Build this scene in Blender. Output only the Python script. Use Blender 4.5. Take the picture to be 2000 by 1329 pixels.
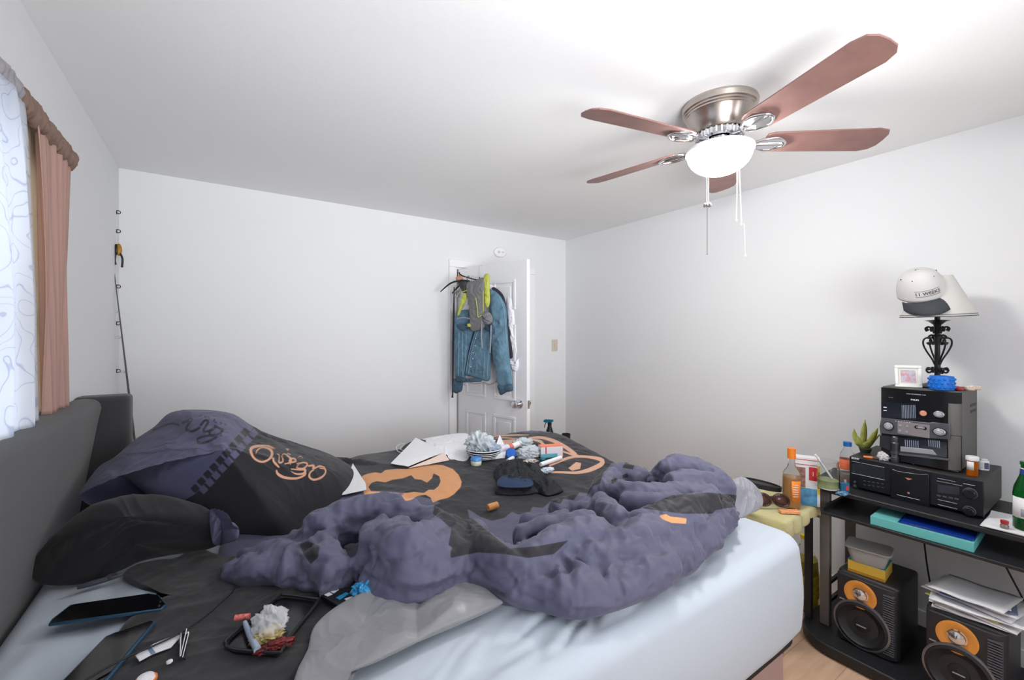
import bpy, bmesh, math, random
import numpy as np
from mathutils import Vector, Matrix
for o in list(bpy.data.objects): bpy.data.objects.remove(o)
SC = bpy.context.scene
COL = SC.collection
R = math.radians
PI = math.pi

# ---------------------------------------------------------------- camera
YAW = 34.1; CAMH = 1.47; FPX = 847.0
cd = bpy.data.cameras.new('camera'); cam = bpy.data.objects.new('camera', cd); COL.objects.link(cam)
cam.location = (0, 0, CAMH); cam.rotation_euler = (R(90), 0, R(-YAW))
cd.sensor_width = 36; cd.lens = FPX / 2000 * 36; cd.shift_y = -7.5 / 2000; cd.clip_start = 0.02
SC.camera = cam

# ---------------------------------------------------------------- world, lights, exposure
w = bpy.data.worlds.new('world'); SC.world = w; w.use_nodes = True
w.node_tree.nodes['Background'].inputs[0].default_value = (0.86, 0.93, 1.0, 1)
w.node_tree.nodes['Background'].inputs[1].default_value = 1.0
vs = SC.view_settings
vs.view_transform = 'Standard'; vs.look = 'None'; vs.gamma = 1; vs.use_curve_mapping = False
vs.exposure = 0.16
def area(name, loc, rot, sx, sy, power, col):
    l = bpy.data.lights.new(name, 'AREA'); l.shape = 'RECTANGLE'; l.size = sx; l.size_y = sy
    l.energy = power; l.color = col
    o = bpy.data.objects.new(name, l); COL.objects.link(o); o.location = loc; o.rotation_euler = rot
    return o
# daylight through the window in the left wall; fill light added behind the camera
area('daylight_left', (-0.72, 1.28, 1.55), (0, R(-90), 0), 1.0, 1.3, 5, (0.90, 0.95, 1.0))
area('rear_fill', (1.3, -1.42, 1.5), (R(90), 0, 0), 1.5, 1.1, 16, (0.97, 0.98, 1.0))
# added fill light, unseen behind the camera, aimed up at the ceiling
def add_ceiling_fill(loc, aim, watt, cone, rad):
    l = bpy.data.lights.new('ceiling_fill', 'SPOT'); l.energy = watt; l.spot_size = R(cone); l.spot_blend = 1; l.shadow_soft_size = rad; l.color = (0.96, 0.98, 1.0)
    o = bpy.data.objects.new('ceiling_fill', l); COL.objects.link(o); o.location = loc
    o.rotation_euler = (Vector(aim) - Vector(loc)).to_track_quat('-Z', 'Y').to_euler()
add_ceiling_fill((0.5, -0.9, 1.5), (1.1, 1.15, 2.44), 350, 95, .7)
LAMP_POWER = 72.0      # radiance of the glass bowl of the ceiling fan

# ---------------------------------------------------------------- geometry helpers
S_, C_ = math.sin(R(YAW)), math.cos(R(YAW))
def spot(x, y, z):
    """the point of the place at height z that the photograph shows at x, y"""
    t = (x - 1000) / FPX; k = (z - CAMH) / (-(y - 657) / FPX)
    return Vector(((S_ + C_ * t) * k, (C_ - S_ * t) * k, z))
def ray(x, y):
    t = (x - 1000) / FPX
    return Vector((S_ + C_ * t, C_ - S_ * t, -(y - 657) / FPX))
def onplane(x, y, p0, n):
    d = ray(x, y); o = Vector((0, 0, CAMH)); n = Vector(n)
    return o + d * ((Vector(p0) - o).dot(n) / d.dot(n))
def lin(c):
    if isinstance(c, str): c = [int(c[i:i+2], 16) for i in (0, 2, 4)]
    return tuple(((v / 255) / 12.92 if v / 255 <= 0.04045 else ((v / 255 + 0.055) / 1.055) ** 2.4) for v in c) + (1,)
_m = {}
def mat(name, col, rough=0.6, metal=0, trans=0, alpha=1, emit=0, ecol=None, bump=0, bscale=60, sheen=0, ior=1.45, var=0, vscale=8, spec=None, coat=0, transl=0):
    if name in _m: return _m[name]
    m = bpy.data.materials.new(name); m.use_nodes = True; _m[name] = m
    nt = m.node_tree; b = nt.nodes['Principled BSDF']; I = b.inputs
    c = lin(col); I['Base Color'].default_value = c
    I['Roughness'].default_value = rough; I['Metallic'].default_value = metal
    I['Transmission Weight'].default_value = trans; I['Alpha'].default_value = alpha; I['IOR'].default_value = ior
    if spec is not None: I['Specular IOR Level'].default_value = spec
    if coat: I['Coat Weight'].default_value = coat; I['Coat Roughness'].default_value = 0.1
    if emit: I['Emission Color'].default_value = lin(ecol or col); I['Emission Strength'].default_value = emit
    if sheen: I['Sheen Weight'].default_value = sheen; I['Sheen Roughness'].default_value = 0.5
    if bump or var:
        tc = nt.nodes.new('ShaderNodeTexCoord')
    if bump:
        n = nt.nodes.new('ShaderNodeTexNoise'); n.inputs['Scale'].default_value = bscale; n.inputs['Detail'].default_value = 4
        nt.links.new(tc.outputs['Object'], n.inputs['Vector'])
        bp = nt.nodes.new('ShaderNodeBump'); bp.inputs['Strength'].default_value = bump; bp.inputs['Distance'].default_value = 0.01
        nt.links.new(n.outputs['Fac'], bp.inputs['Height']); nt.links.new(bp.outputs[0], I['Normal'])
    if var:
        n = nt.nodes.new('ShaderNodeTexNoise'); n.inputs['Scale'].default_value = vscale; n.inputs['Detail'].default_value = 6
        nt.links.new(tc.outputs['Object'], n.inputs['Vector'])
        r = nt.nodes.new('ShaderNodeValToRGB')
        r.color_ramp.elements[0].position = 0.3; r.color_ramp.elements[1].position = 0.7
        r.color_ramp.elements[0].color = tuple(v * (1 - var) for v in c[:3]) + (1,)
        r.color_ramp.elements[1].color = tuple(min(1, v * (1 + var)) for v in c[:3]) + (1,)
        nt.links.new(n.outputs['Fac'], r.inputs[0]); nt.links.new(r.outputs[0], I['Base Color'])
    if transl:
        t = nt.nodes.new('ShaderNodeBsdfTranslucent'); t.inputs[0].default_value = c
        mx = nt.nodes.new('ShaderNodeMixShader'); mx.inputs[0].default_value = transl
        nt.links.new(b.outputs[0], mx.inputs[1]); nt.links.new(t.outputs[0], mx.inputs[2])
        nt.links.new(mx.outputs[0], nt.nodes['Material Output'].inputs[0])
    return m

def tag(o, label=None, cat=None, group=None, kind=None):
    if label: o['label'] = label
    if cat: o['category'] = cat
    if group: o['group'] = group
    if kind: o['kind'] = kind
    return o
def empty(name, loc=(0, 0, 0), rz=0, label=None, cat=None, group=None, kind=None):
    o = bpy.data.objects.new(name, None); COL.objects.link(o); o.location = loc; o.rotation_euler = (0, 0, rz)
    o.empty_display_size = 0.05
    return tag(o, label, cat, group, kind)
def link(name, me, parent=None):
    o = bpy.data.objects.new(name, me); COL.objects.link(o)
    if parent is not None: o.parent = parent
    return o

class MB:
    """collects shapes into one mesh"""
    def __init__(s, M=None): s.v = []; s.f = []; s.mi = []; s.M = M or Matrix(); s.k = 0
    def add(s, vs, fs, M=None):
        n = len(s.v); T = s.M @ M if M is not None else s.M
        s.v += [tuple(T @ Vector(p)) for p in vs]; s.f += [tuple(i + n for i in f) for f in fs]; s.mi += [s.k] * len(fs)
        return s
    def box(s, x0, x1, y0, y1, z0, z1, M=None):
        return s.add([(x, y, z) for z in (z0, z1) for y in (y0, y1) for x in (x0, x1)],
                     [(0, 2, 3, 1), (4, 5, 7, 6), (0, 1, 5, 4), (2, 6, 7, 3), (0, 4, 6, 2), (1, 3, 7, 5)], M)
    def lathe(s, prof, n=32, M=None, cap=True):
        vs, fs = [], []
        for r, z in prof:
            for i in range(n):
                a = 2 * PI * i / n; vs.append((r * math.cos(a), r * math.sin(a), z))
        for j in range(len(prof) - 1):
            for i in range(n):
                k = (i + 1) % n; fs.append((j * n + i, j * n + k, (j + 1) * n + k, (j + 1) * n + i))
        if cap:
            fs.append(tuple(range(n))[::-1]); fs.append(tuple((len(prof) - 1) * n + i for i in range(n)))
        return s.add(vs, fs, M)
    def cyl(s, r, z0, z1, n=24, M=None, r1=None): return s.lathe([(r, z0), (r if r1 is None else r1, z1)], n, M)
    def prism(s, pts, z0, z1, M=None):
        n = len(pts)
        return s.add([(x, y, z0) for x, y in pts] + [(x, y, z1) for x, y in pts],
                     [tuple(range(n))[::-1], tuple(range(n, 2 * n))] + [(i, (i + 1) % n, n + (i + 1) % n, n + i) for i in range(n)], M)
    def tube(s, pts, r, n=8, closed=False, sm=0, M=None):
        pts = [Vector(p) for p in pts]; rr = r if isinstance(r, (list, tuple)) else [r] * len(pts)
        if sm:
            P, Q = [], []
            m = len(pts)
            rng = range(m if closed else m - 1)
            for i in rng:
                if closed: a, b, c, d = pts[(i-1) % m], pts[i], pts[(i+1) % m], pts[(i+2) % m]
                else: a, b, c, d = pts[max(i-1, 0)], pts[i], pts[i+1], pts[min(i+2, m-1)]
                for k in range(sm):
                    t = k / sm
                    P.append(0.5 * ((2*b) + (c-a)*t + (2*a-5*b+4*c-d)*t*t + (3*b-a-3*c+d)*t**3)); Q.append(rr[i]*(1-t)+rr[(i+1) % m]*t)
            if not closed: P.append(pts[-1]); Q.append(rr[-1])
            pts, rr = P, Q
        m = len(pts); vs, fs = [], []; up = None
        for i, p in enumerate(pts):
            if closed: t = (pts[(i+1) % m] - pts[i-1]).normalized()
            else: t = (pts[min(i+1, m-1)] - pts[max(i-1, 0)]).normalized()
            if up is None: up = t.orthogonal().normalized()
            up = (up - t * up.dot(t)); up = up.normalized() if up.length > 1e-6 else t.orthogonal().normalized()
            q = t.cross(up)
            for k in range(n):
                a = 2 * PI * k / n; vs.append(p + (up * math.cos(a) + q * math.sin(a)) * rr[i])
        for i in range(m if closed else m - 1):
            j = (i + 1) % m
            for k in range(n):
                l = (k + 1) % n; fs.append((i*n+k, i*n+l, j*n+l, j*n+k))
        if not closed: fs.append(tuple(range(n))[::-1]); fs.append(tuple((m-1)*n+k for k in range(n)))
        return s.add(vs, fs, M)
    def ball(s, r, c=(0, 0, 0), sc=(1, 1, 1), n=16, M=None):
        prof = [(max(r * math.sin(PI * i / n), 1e-5), -r * math.cos(PI * i / n)) for i in range(n + 1)]
        return s.lathe(prof, n * 2, (M or Matrix()) @ Matrix.Translation(c) @ Matrix.Diagonal((*sc, 1)), cap=False)
    def build(s, name, m, parent=None, smooth=40, bevel=0, seg=2, label=None, solid=0, sub=0):
        me = bpy.data.meshes.new(name); me.from_pydata(s.v, [], s.f)
        for q in (m if isinstance(m, (list, tuple)) else [m]): me.materials.append(q)
        me.polygons.foreach_set('material_index', s.mi)
        if smooth:
            me.polygons.foreach_set('use_smooth', [True] * len(me.polygons)); me.set_sharp_from_angle(angle=R(smooth))
        me.validate(); me.update()
        o = link(name, me, parent)
        if bevel:
            b = o.modifiers.new('b', 'BEVEL'); b.width = bevel; b.segments = seg; b.limit_method = 'ANGLE'; b.harden_normals = False
        if solid:
            b = o.modifiers.new('s', 'SOLIDIFY'); b.thickness = solid
        if sub:
            b = o.modifiers.new('u', 'SUBSURF'); b.levels = sub; b.render_levels = sub
        if label: o['label'] = label
        return o
def T(x=0, y=0, z=0, rx=0, ry=0, rz=0, s=1):
    return Matrix.Translation((x, y, z)) @ Matrix.Rotation(R(rz), 4, 'Z') @ Matrix.Rotation(R(ry), 4, 'Y') @ Matrix.Rotation(R(rx), 4, 'X') @ Matrix.Scale(s, 4)
def rrect(x0, x1, y0, y1, r, n=5):
    P = []
    for cx, cy, a in ((x1-r, y1-r, 0), (x0+r, y1-r, 90), (x0+r, y0+r, 180), (x1-r, y0+r, 270)):
        for i in range(n + 1): P.append((cx + r*math.cos(R(a+90*i/n)), cy + r*math.sin(R(a+90*i/n))))
    return P
def circ(r, n=32, cx=0, cy=0, ry=None): return [(cx + r*math.cos(2*PI*i/n), cy + (ry or r)*math.sin(2*PI*i/n)) for i in range(n)]
def text(name, s, size, m, parent, M, shear=0, depth=0.0006, align='CENTER', bold=0.0):
    cu = bpy.data.curves.new(name, 'FONT'); cu.body = s; cu.size = size; cu.shear = shear; cu.extrude = depth; cu.align_x = align; cu.align_y = 'CENTER'
    cu.offset = bold; cu.resolution_u = 3
    t = bpy.data.objects.new(name + '_t', cu); COL.objects.link(t)
    dg = bpy.context.evaluated_depsgraph_get()
    me = bpy.data.meshes.new_from_object(t.evaluated_get(dg)); bpy.data.objects.remove(t)
    me.transform(M); me.name = name; me.materials.clear(); me.materials.append(m)
    return link(name, me, parent)
# frame whose +x is to the right along a front, +y goes into the body, z up; text/plates stand on the front
FRONT = Matrix.Rotation(R(90), 4, 'X')     # lays xy shapes onto the front (xz) plane, facing -y

# ---------------------------------------------------------------- noise (numpy)
_rs = np.random.RandomState(7); _g = _rs.rand(256, 256) * 2 * np.pi
def noise(x, y, seed=0):
    x = np.asarray(x, float) + seed * 17.31; y = np.asarray(y, float) + seed * 9.73
    xi = np.floor(x).astype(int); yi = np.floor(y).astype(int); fx = x - xi; fy = y - yi
    u = fx*fx*fx*(fx*(fx*6-15)+10); v = fy*fy*fy*(fy*(fy*6-15)+10)
    def gr(i, j, dx, dy):
        a = _g[(xi+i) % 256, (yi+j) % 256]; return np.cos(a)*dx + np.sin(a)*dy
    a = gr(0, 0, fx, fy)*(1-u) + gr(1, 0, fx-1, fy)*u; b = gr(0, 1, fx, fy-1)*(1-u) + gr(1, 1, fx-1, fy-1)*u
    return (a*(1-v) + b*v) * 1.4
def folds(x, y, f, seed=0, warp=0.6, octv=3):
    """ridged, warped noise: reads as creased cloth; about -0.5..0.5"""
    t = 0; a = 1; s = 0
    for k in range(octv):
        wx = x*f + warp*noise(x*f*0.6, y*f*0.6, seed+k+3); wy = y*f + warp*noise(x*f*0.6, y*f*0.6, seed+k+9)
        t = t + a*(0.5 - np.abs(noise(wx, wy, seed+k))*1.6); s += a; a *= 0.45; f *= 2.1
    return t / s
def spline(P, n, closed=True):
    P = np.array([tuple(p) for p in P], float); m = len(P)
    seg = np.linalg.norm(np.roll(P, -1, 0) - P, axis=1)
    if not closed: seg = seg[:-1]
    cum = np.concatenate([[0], np.cumsum(seg)]); tot = cum[-1]
    out = []
    for t in np.linspace(0, tot, n, endpoint=not closed):
        i = min(np.searchsorted(cum, t, 'right') - 1, len(seg) - 1); u = (t - cum[i]) / max(seg[i], 1e-9)
        if closed: a, b, c, d = P[i-1], P[i], P[(i+1) % m], P[(i+2) % m]
        else: a, b, c, d = P[max(i-1, 0)], P[i], P[i+1], P[min(i+2, m-1)]
        out.append(0.5*((2*b)+(c-a)*u+(2*a-5*b+4*c-d)*u*u+(3*b-a-3*c+d)*u**3))
    return np.array(out)
def npmesh(name, V, F, m, parent=None, attrs=None, smooth=True):
    me = bpy.data.meshes.new(name); V = np.asarray(V, np.float32); F = [tuple(int(i) for i in f) for f in F] if not isinstance(F, np.ndarray) else F
    if isinstance(F, np.ndarray):
        k = F.shape[1]; me.vertices.add(len(V)); me.vertices.foreach_set('co', V.ravel())
        me.loops.add(F.size); me.loops.foreach_set('vertex_index', F.astype(np.int32).ravel())
        me.polygons.add(len(F)); me.polygons.foreach_set('loop_start', np.arange(0, F.size, k, dtype=np.int32))
        me.update(calc_edges=True)
    else: me.from_pydata([tuple(v) for v in V], [], F)
    for q in (m if isinstance(m, (list, tuple)) else [m]): me.materials.append(q)
    for an, av in (attrs or {}).items():
        at = me.attributes.new(an, 'FLOAT', 'POINT'); at.data.foreach_set('value', np.asarray(av, np.float32))
    if smooth: me.polygons.foreach_set('use_smooth', np.ones(len(me.polygons), bool))
    me.validate(); me.update()
    return link(name, me, parent)
def polar_faces(nr, nt):
    """faces for a top and bottom polar sheet sharing the outer ring; rings 0..nr (ring 0 tiny)"""
    F = []
    j = np.arange(nt); k = (j + 1) % nt
    for i in range(2 * nr):
        a = i * nt; b = (i + 1) * nt
        F.append(np.stack([a + j, b + j, b + k, a + k], 1))
    return np.concatenate(F)
def cushion(name, outline, m, parent=None, n=(0, 0, 1), top=0.05, bot=0.02, p=2.5, q=0.6, nr=26, nt=180, wr=0.006, wf=9, seed=1, centre=None, attrs=None, rad=0.0, warp=0.6, uv=None):
    """a soft body: a 3D outline, filled and swollen along n (top) and against it (bot), creased by noise"""
    O = spline(outline, nt); c = np.array(tuple(centre)) if centre is not None else O.mean(0); nn = np.array(tuple(Vector(n).normalized()))
    ax = Vector(nn).orthogonal().normalized(); ay = Vector(nn).cross(ax); ax = np.array(ax); ay = np.array(ay)
    V = []; th = np.arange(nt) / nt * 2 * np.pi
    for side in (1, -1):
        rs = np.linspace(1e-3, 1, nr + 1) if side == 1 else np.linspace(1, 1e-3, nr + 1)[1:]
        for r in rs:
            P = c + (O - c) * r
            h = (1 - r ** p); h = max(h, 0) ** q
            u, v = uv(P) if uv else (P @ ax, P @ ay)
            wv = folds(u, v, wf, seed + (side < 0) * 5, warp) * wr * 2 * (1 - r ** 8)
            if rad: wv = wv + rad * np.sin(th * 23 + 3 * noise(u * 4, v * 4, seed)) * r ** 3 * (1 - r ** 10)
            amt = (top if side == 1 else -bot) * h + wv * (1 if side == 1 else 0.3)
            V.append(P + nn * amt[:, None])
    V = np.concatenate(V); at = attrs(V) if attrs else None
    return npmesh(name, V, polar_faces(nr, nt), m, parent, at)
def sdpoly(X, Y, poly):
    """signed distance to a polygon, negative inside"""
    P = np.array([(p[0], p[1]) for p in poly], float); d = np.full(X.shape, 1e9); ins = np.zeros(X.shape, bool)
    n = len(P)
    for i in range(n):
        a = P[i]; b = P[(i+1) % n]; e = b - a; wx = X - a[0]; wy = Y - a[1]
        t = np.clip((wx*e[0] + wy*e[1]) / max(e @ e, 1e-12), 0, 1)
        d = np.minimum(d, (wx - e[0]*t)**2 + (wy - e[1]*t)**2)
        c1 = (a[1] > Y) != (b[1] > Y)
        if abs(e[1]) > 1e-12: ins ^= c1 & (X < e[0]*(Y-a[1])/e[1] + a[0])
    d = np.sqrt(d); return np.where(ins, -d, d)
def ribbon(pts, wds):
    """outline polygon of a stroke"""
    if not isinstance(wds, (list, tuple)): wds = [wds] * len(pts)
    if len(pts) > 2:
        q = spline([(p[0], p[1], w_) for p, w_ in zip(pts, wds)], len(pts)*5, closed=False); pts = [(a, b) for a, b, c in q]; wds = [max(c, .5) for a, b, c in q]
    pts = [Vector(p[:2]) for p in pts]; L, Rr = [], []
    for i, p in enumerate(pts):
        t = (pts[min(i+1, len(pts)-1)] - pts[max(i-1, 0)]).normalized(); nn = Vector((-t.y, t.x)) * wds[i] / 2
        L.append(p + nn); Rr.append(p - nn)
    return [tuple(v) for v in L + Rr[::-1]]
def fabric_layers(name, base, layers, rough=0.85, sheen=0.15, bump=0.15, bscale=700, spec=0.3):
    """cloth whose dyed pattern is a set of signed distance attributes: (attribute, colour)"""
    m = bpy.data.materials.new(name); m.use_nodes = True; nt = m.node_tree; b = nt.nodes['Principled BSDF']
    b.inputs['Roughness'].default_value = rough; b.inputs['Sheen Weight'].default_value = sheen; b.inputs['Specular IOR Level'].default_value = spec
    rgb = nt.nodes.new('ShaderNodeRGB'); rgb.outputs[0].default_value = lin(base); cur = rgb.outputs[0]
    for an, colr in layers:
        a = nt.nodes.new('ShaderNodeAttribute'); a.attribute_name = an
        mr = nt.nodes.new('ShaderNodeMapRange'); mr.inputs[1].default_value = -0.0012; mr.inputs[2].default_value = 0.0012; mr.inputs[3].default_value = 1; mr.inputs[4].default_value = 0
        mx = nt.nodes.new('ShaderNodeMix'); mx.data_type = 'RGBA'; mx.inputs[7].default_value = lin(colr)
        nt.links.new(a.outputs['Fac'], mr.inputs[0]); nt.links.new(mr.outputs[0], mx.inputs[0]); nt.links.new(cur, mx.inputs[6]); cur = mx.outputs[2]
    nt.links.new(cur, b.inputs['Base Color'])
    tc = nt.nodes.new('ShaderNodeTexCoord'); n = nt.nodes.new('ShaderNodeTexNoise'); n.inputs['Scale'].default_value = bscale
    bp = nt.nodes.new('ShaderNodeBump'); bp.inputs['Strength'].default_value = bump; bp.inputs['Distance'].default_value = 0.002
    nt.links.new(tc.outputs['Object'], n.inputs['Vector']); nt.links.new(n.outputs['Fac'], bp.inputs['Height']); nt.links.new(bp.outputs[0], b.inputs['Normal'])
    return m

# ---------------------------------------------------------------- the room
XL, XR, YB, YN, ZC = -0.475, 2.92, 3.34, -1.3, 2.44
wallm = mat('painted_wall', (228, 229, 231), 0.75, bump=0.04, bscale=180)
ceilm = mat('painted_ceiling', (238, 239, 240), 0.85, bump=0.06, bscale=120)
trimm = mat('white_trim_paint', (238, 238, 240), 0.35)
floorm = mat('laminate_floor', (206, 170, 140), 0.4)
def floor_nodes():
    nt = floorm.node_tree; b = nt.nodes['Principled BSDF']
    tc = nt.nodes.new('ShaderNodeTexCoord'); mp = nt.nodes.new('ShaderNodeMapping'); mp.inputs['Scale'].default_value = (1.2, 9, 1)
    n = nt.nodes.new('ShaderNodeTexNoise'); n.inputs['Scale'].default_value = 3; n.inputs['Detail'].default_value = 8
    r = nt.nodes.new('ShaderNodeValToRGB'); r.color_ramp.elements[0].position = 0.3; r.color_ramp.elements[1].position = 0.75
    r.color_ramp.elements[0].color = lin((208, 168, 138)); r.color_ramp.elements[1].color = lin((234, 200, 170))
    br = nt.nodes.new('ShaderNodeTexBrick'); br.inputs['Scale'].default_value = 1; br.inputs['Brick Width'].default_value = 1.2; br.inputs['Row Height'].default_value = 0.19
    br.inputs['Mortar Size'].default_value = 0.0012; br.inputs['Color1'].default_value = (1, 1, 1, 1); br.inputs['Color2'].default_value = (0.93, 0.92, 0.9, 1); br.inputs['Mortar'].default_value = (0.55, 0.5, 0.45, 1)
    mx = nt.nodes.new('ShaderNodeMix'); mx.data_type = 'RGBA'; mx.blend_type = 'MULTIPLY'; mx.inputs[0].default_value = 1
    L = nt.links.new
    L(tc.outputs['Object'], mp.inputs[0]); L(mp.outputs[0], n.inputs[0]); L(n.outputs[0], r.inputs[0]); L(tc.outputs['Object'], br.inputs[0])
    L(r.outputs[0], mx.inputs[6]); L(br.outputs[0], mx.inputs[7]); L(mx.outputs[2], b.inputs['Base Color'])
floor_nodes()
def struct(name, mb, m, parent=None, **k):
    o = mb.build(name, m, parent, **k)
    if parent is None: o['kind'] = 'structure'
    return o
struct('floor', MB().box(XL-.1, XR+.1, YN-.1, YB+1.1, -0.1, 0), floorm)
struct('ceiling', MB().box(XL-.1, XR+.1, YN-.1, YB+1.1, ZC, ZC+.1), ceilm)
WY0, WY1, WZ0, WZ1 = 0.6, 1.98, 1.0, 2.02
mb = MB(); mb.box(XL-.1, XL, YN, WY0, 0, ZC).box(XL-.1, XL, WY1, YB, 0, ZC).box(XL-.1, XL, WY0, WY1, 0, WZ0).box(XL-.1, XL, WY0, WY1, WZ1, ZC)
struct('wall_left', mb, wallm, smooth=0)
struct('wall_right', MB().box(XR, XR+.1, YN, YB, 0, ZC), wallm)
DX0, DX1, DZ = 1.68, 2.45, 2.055
mb = MB(); mb.box(XL, DX0, YB, YB+.12, 0, ZC).box(DX1, XR, YB, YB+.12, 0, ZC).box(DX0, DX1, YB, YB+.12, DZ, ZC)
struct('wall_back', mb, wallm, smooth=0)
mb = MB(); mb.box(XL, 0.5, YN-.1, YN, 0, ZC).box(2.1, XR, YN-.1, YN, 0, ZC).box(.5, 2.1, YN-.1, YN, 0, 0.9).box(.5, 2.1, YN-.1, YN, 2.05, ZC)
struct('wall_near', mb, wallm, smooth=0)
mb = MB(); mb.box(XL, XL+.0, YB+.12, YB+1, 0, ZC); mb = MB()
mb.box(1.2, 1.3, YB+.12, YB+1, 0, ZC).box(2.9, 3.0, YB+.12, YB+1, 0, ZC).box(1.2, 3.0, YB+1, YB+1.1, 0, ZC)
struct('wall_hallway', mb, wallm, smooth=0)
for nm, b in (('baseboard_right', (XR-.014, XR, YN, YB, 0, .10)), ('baseboard_left', (XL, XL+.014, YN, YB, 0, .10)), ('baseboard_back', (XL, 1.61, YB-.014, YB, 0, .10))):
    struct(nm, MB().box(*b), trimm, bevel=.004)
# door casing
mb = MB(); tw = .067
mb.box(DX0-tw, DX0-.004, YB-.018, YB-.001, 0, DZ+.004).box(DX1+.004, DX1+tw, YB-.018, YB-.001, 0, DZ+.004).box(DX0-tw, DX1+tw, YB-.018, YB-.001, DZ+.0045, DZ+tw)
mb.box(DX0+.0005, DX0+.012, YB-.003, YB+.12, 0, DZ-.013).box(DX1-.012, DX1-.0005, YB-.003, YB+.12, 0, DZ-.013).box(DX0+.0005, DX1-.0005, YB-.003, YB+.12, DZ-.012, DZ-.0005)
struct('trim_1', mb, trimm, bevel=.003)
# window in the left wall
wf = empty('window_1', (XL, (WY0+WY1)/2, WZ0), 0, kind='structure')
hw = (WY1-WY0)/2; hh = WZ1-WZ0
mb = MB(); mb.box(-.09, -.02, -hw, -hw+.05, .051, hh-.051).box(-.09, -.02, hw-.05, hw, .051, hh-.051).box(-.09, -.02, -hw, hw, 0, .05).box(-.09, -.02, -hw, hw, hh-.05, hh).box(-.08, -.03, -hw+.05, hw-.05, hh/2-.02, hh/2+.02)
mb.build('window_frame', trimm, wf, bevel=.003)
glassm = mat('window_glass', (255, 255, 255), 0.0, trans=1, ior=1.02)
MB().box(-.057, -.053, -hw+.04, hw-.04, .04, hh-.04).build('pane', glassm, wf)
mb = MB(); mb.box(-.02, .035, -hw-.06, hw+.06, -.025, 0).build('window_sill', trimm, wf, bevel=.004)
# unseen window added behind the camera to let in fill light
wf = empty('added_window', (1.3, YN, .9), 0, kind='structure')
mb = MB(); mb.box(-.8, -.75, -.08, -.02, 0, 1.15).box(.75, .8, -.08, -.02, 0, 1.15).box(-.8, .8, -.08, -.02, 0, .05).box(-.8, .8, -.08, -.02, 1.1, 1.15).box(-.02, .02, -.07, -.03, 0, 1.15)
mb.build('window_frame', trimm, wf, bevel=.003)
# ---------------------------------------------------------------- bed
BX0, BX1, BY0, BY1, BZ = -0.43, 1.725, 0.68, 2.20, 0.77
sheetm = mat('pale_blue_cotton', (194, 203, 214), 0.8, bump=0.12, bscale=500, sheen=0.1)
grayup = mat('charcoal_upholstery', (60, 60, 62), 0.88, bump=0.3, bscale=900, sheen=0.25)
bed = empty('bed', ((BX0+BX1)/2, (BY0+BY1)/2, 0), 0, 'queen bed with charcoal upholstered headboard and pale blue fitted sheet', 'bed')
bc = Vector(bed.location)
def bedpart(mb): 
    mb.M = Matrix.Translation(-bc); return mb
mb = bedpart(MB()); mb.prism([(-.462, 0), (-.445, 0), (-.442, .70), (-.372, 1.16), (-.364, 1.20), (-.368, 1.222), (-.385, 1.234), (-.41, 1.238), (-.44, 1.236), (-.458, 1.22), (-.463, 1.19)], .30, 2.225, Matrix(((1, 0, 0, 0), (0, 0, 1, 0), (0, 1, 0, 0), (0, 0, 0, 1))))
mb.build('headboard', grayup, bed, bevel=.012, seg=3)
mb = bedpart(MB()); mb.prism(rrect(-.45, -.285, 2.235, 2.33, .03), 0, 1.24); mb.build('headboard_wing', grayup, bed, bevel=.015, seg=3)
mb = bedpart(MB()); mb.prism(rrect(-.34, 1.70, .705, 2.18, .05), .385, .415); mb.build('bed_rail', mat('black_bed_fabric', (40, 38, 40), .9), bed, bevel=.01)
mb = bedpart(MB()); mb.prism(rrect(-.33, 1.675, .735, 2.15, .02), 0, .385); mb.build('bed_base', mat('taupe_base_cloth', (178, 150, 144), .8), bed, bevel=.004)
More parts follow.
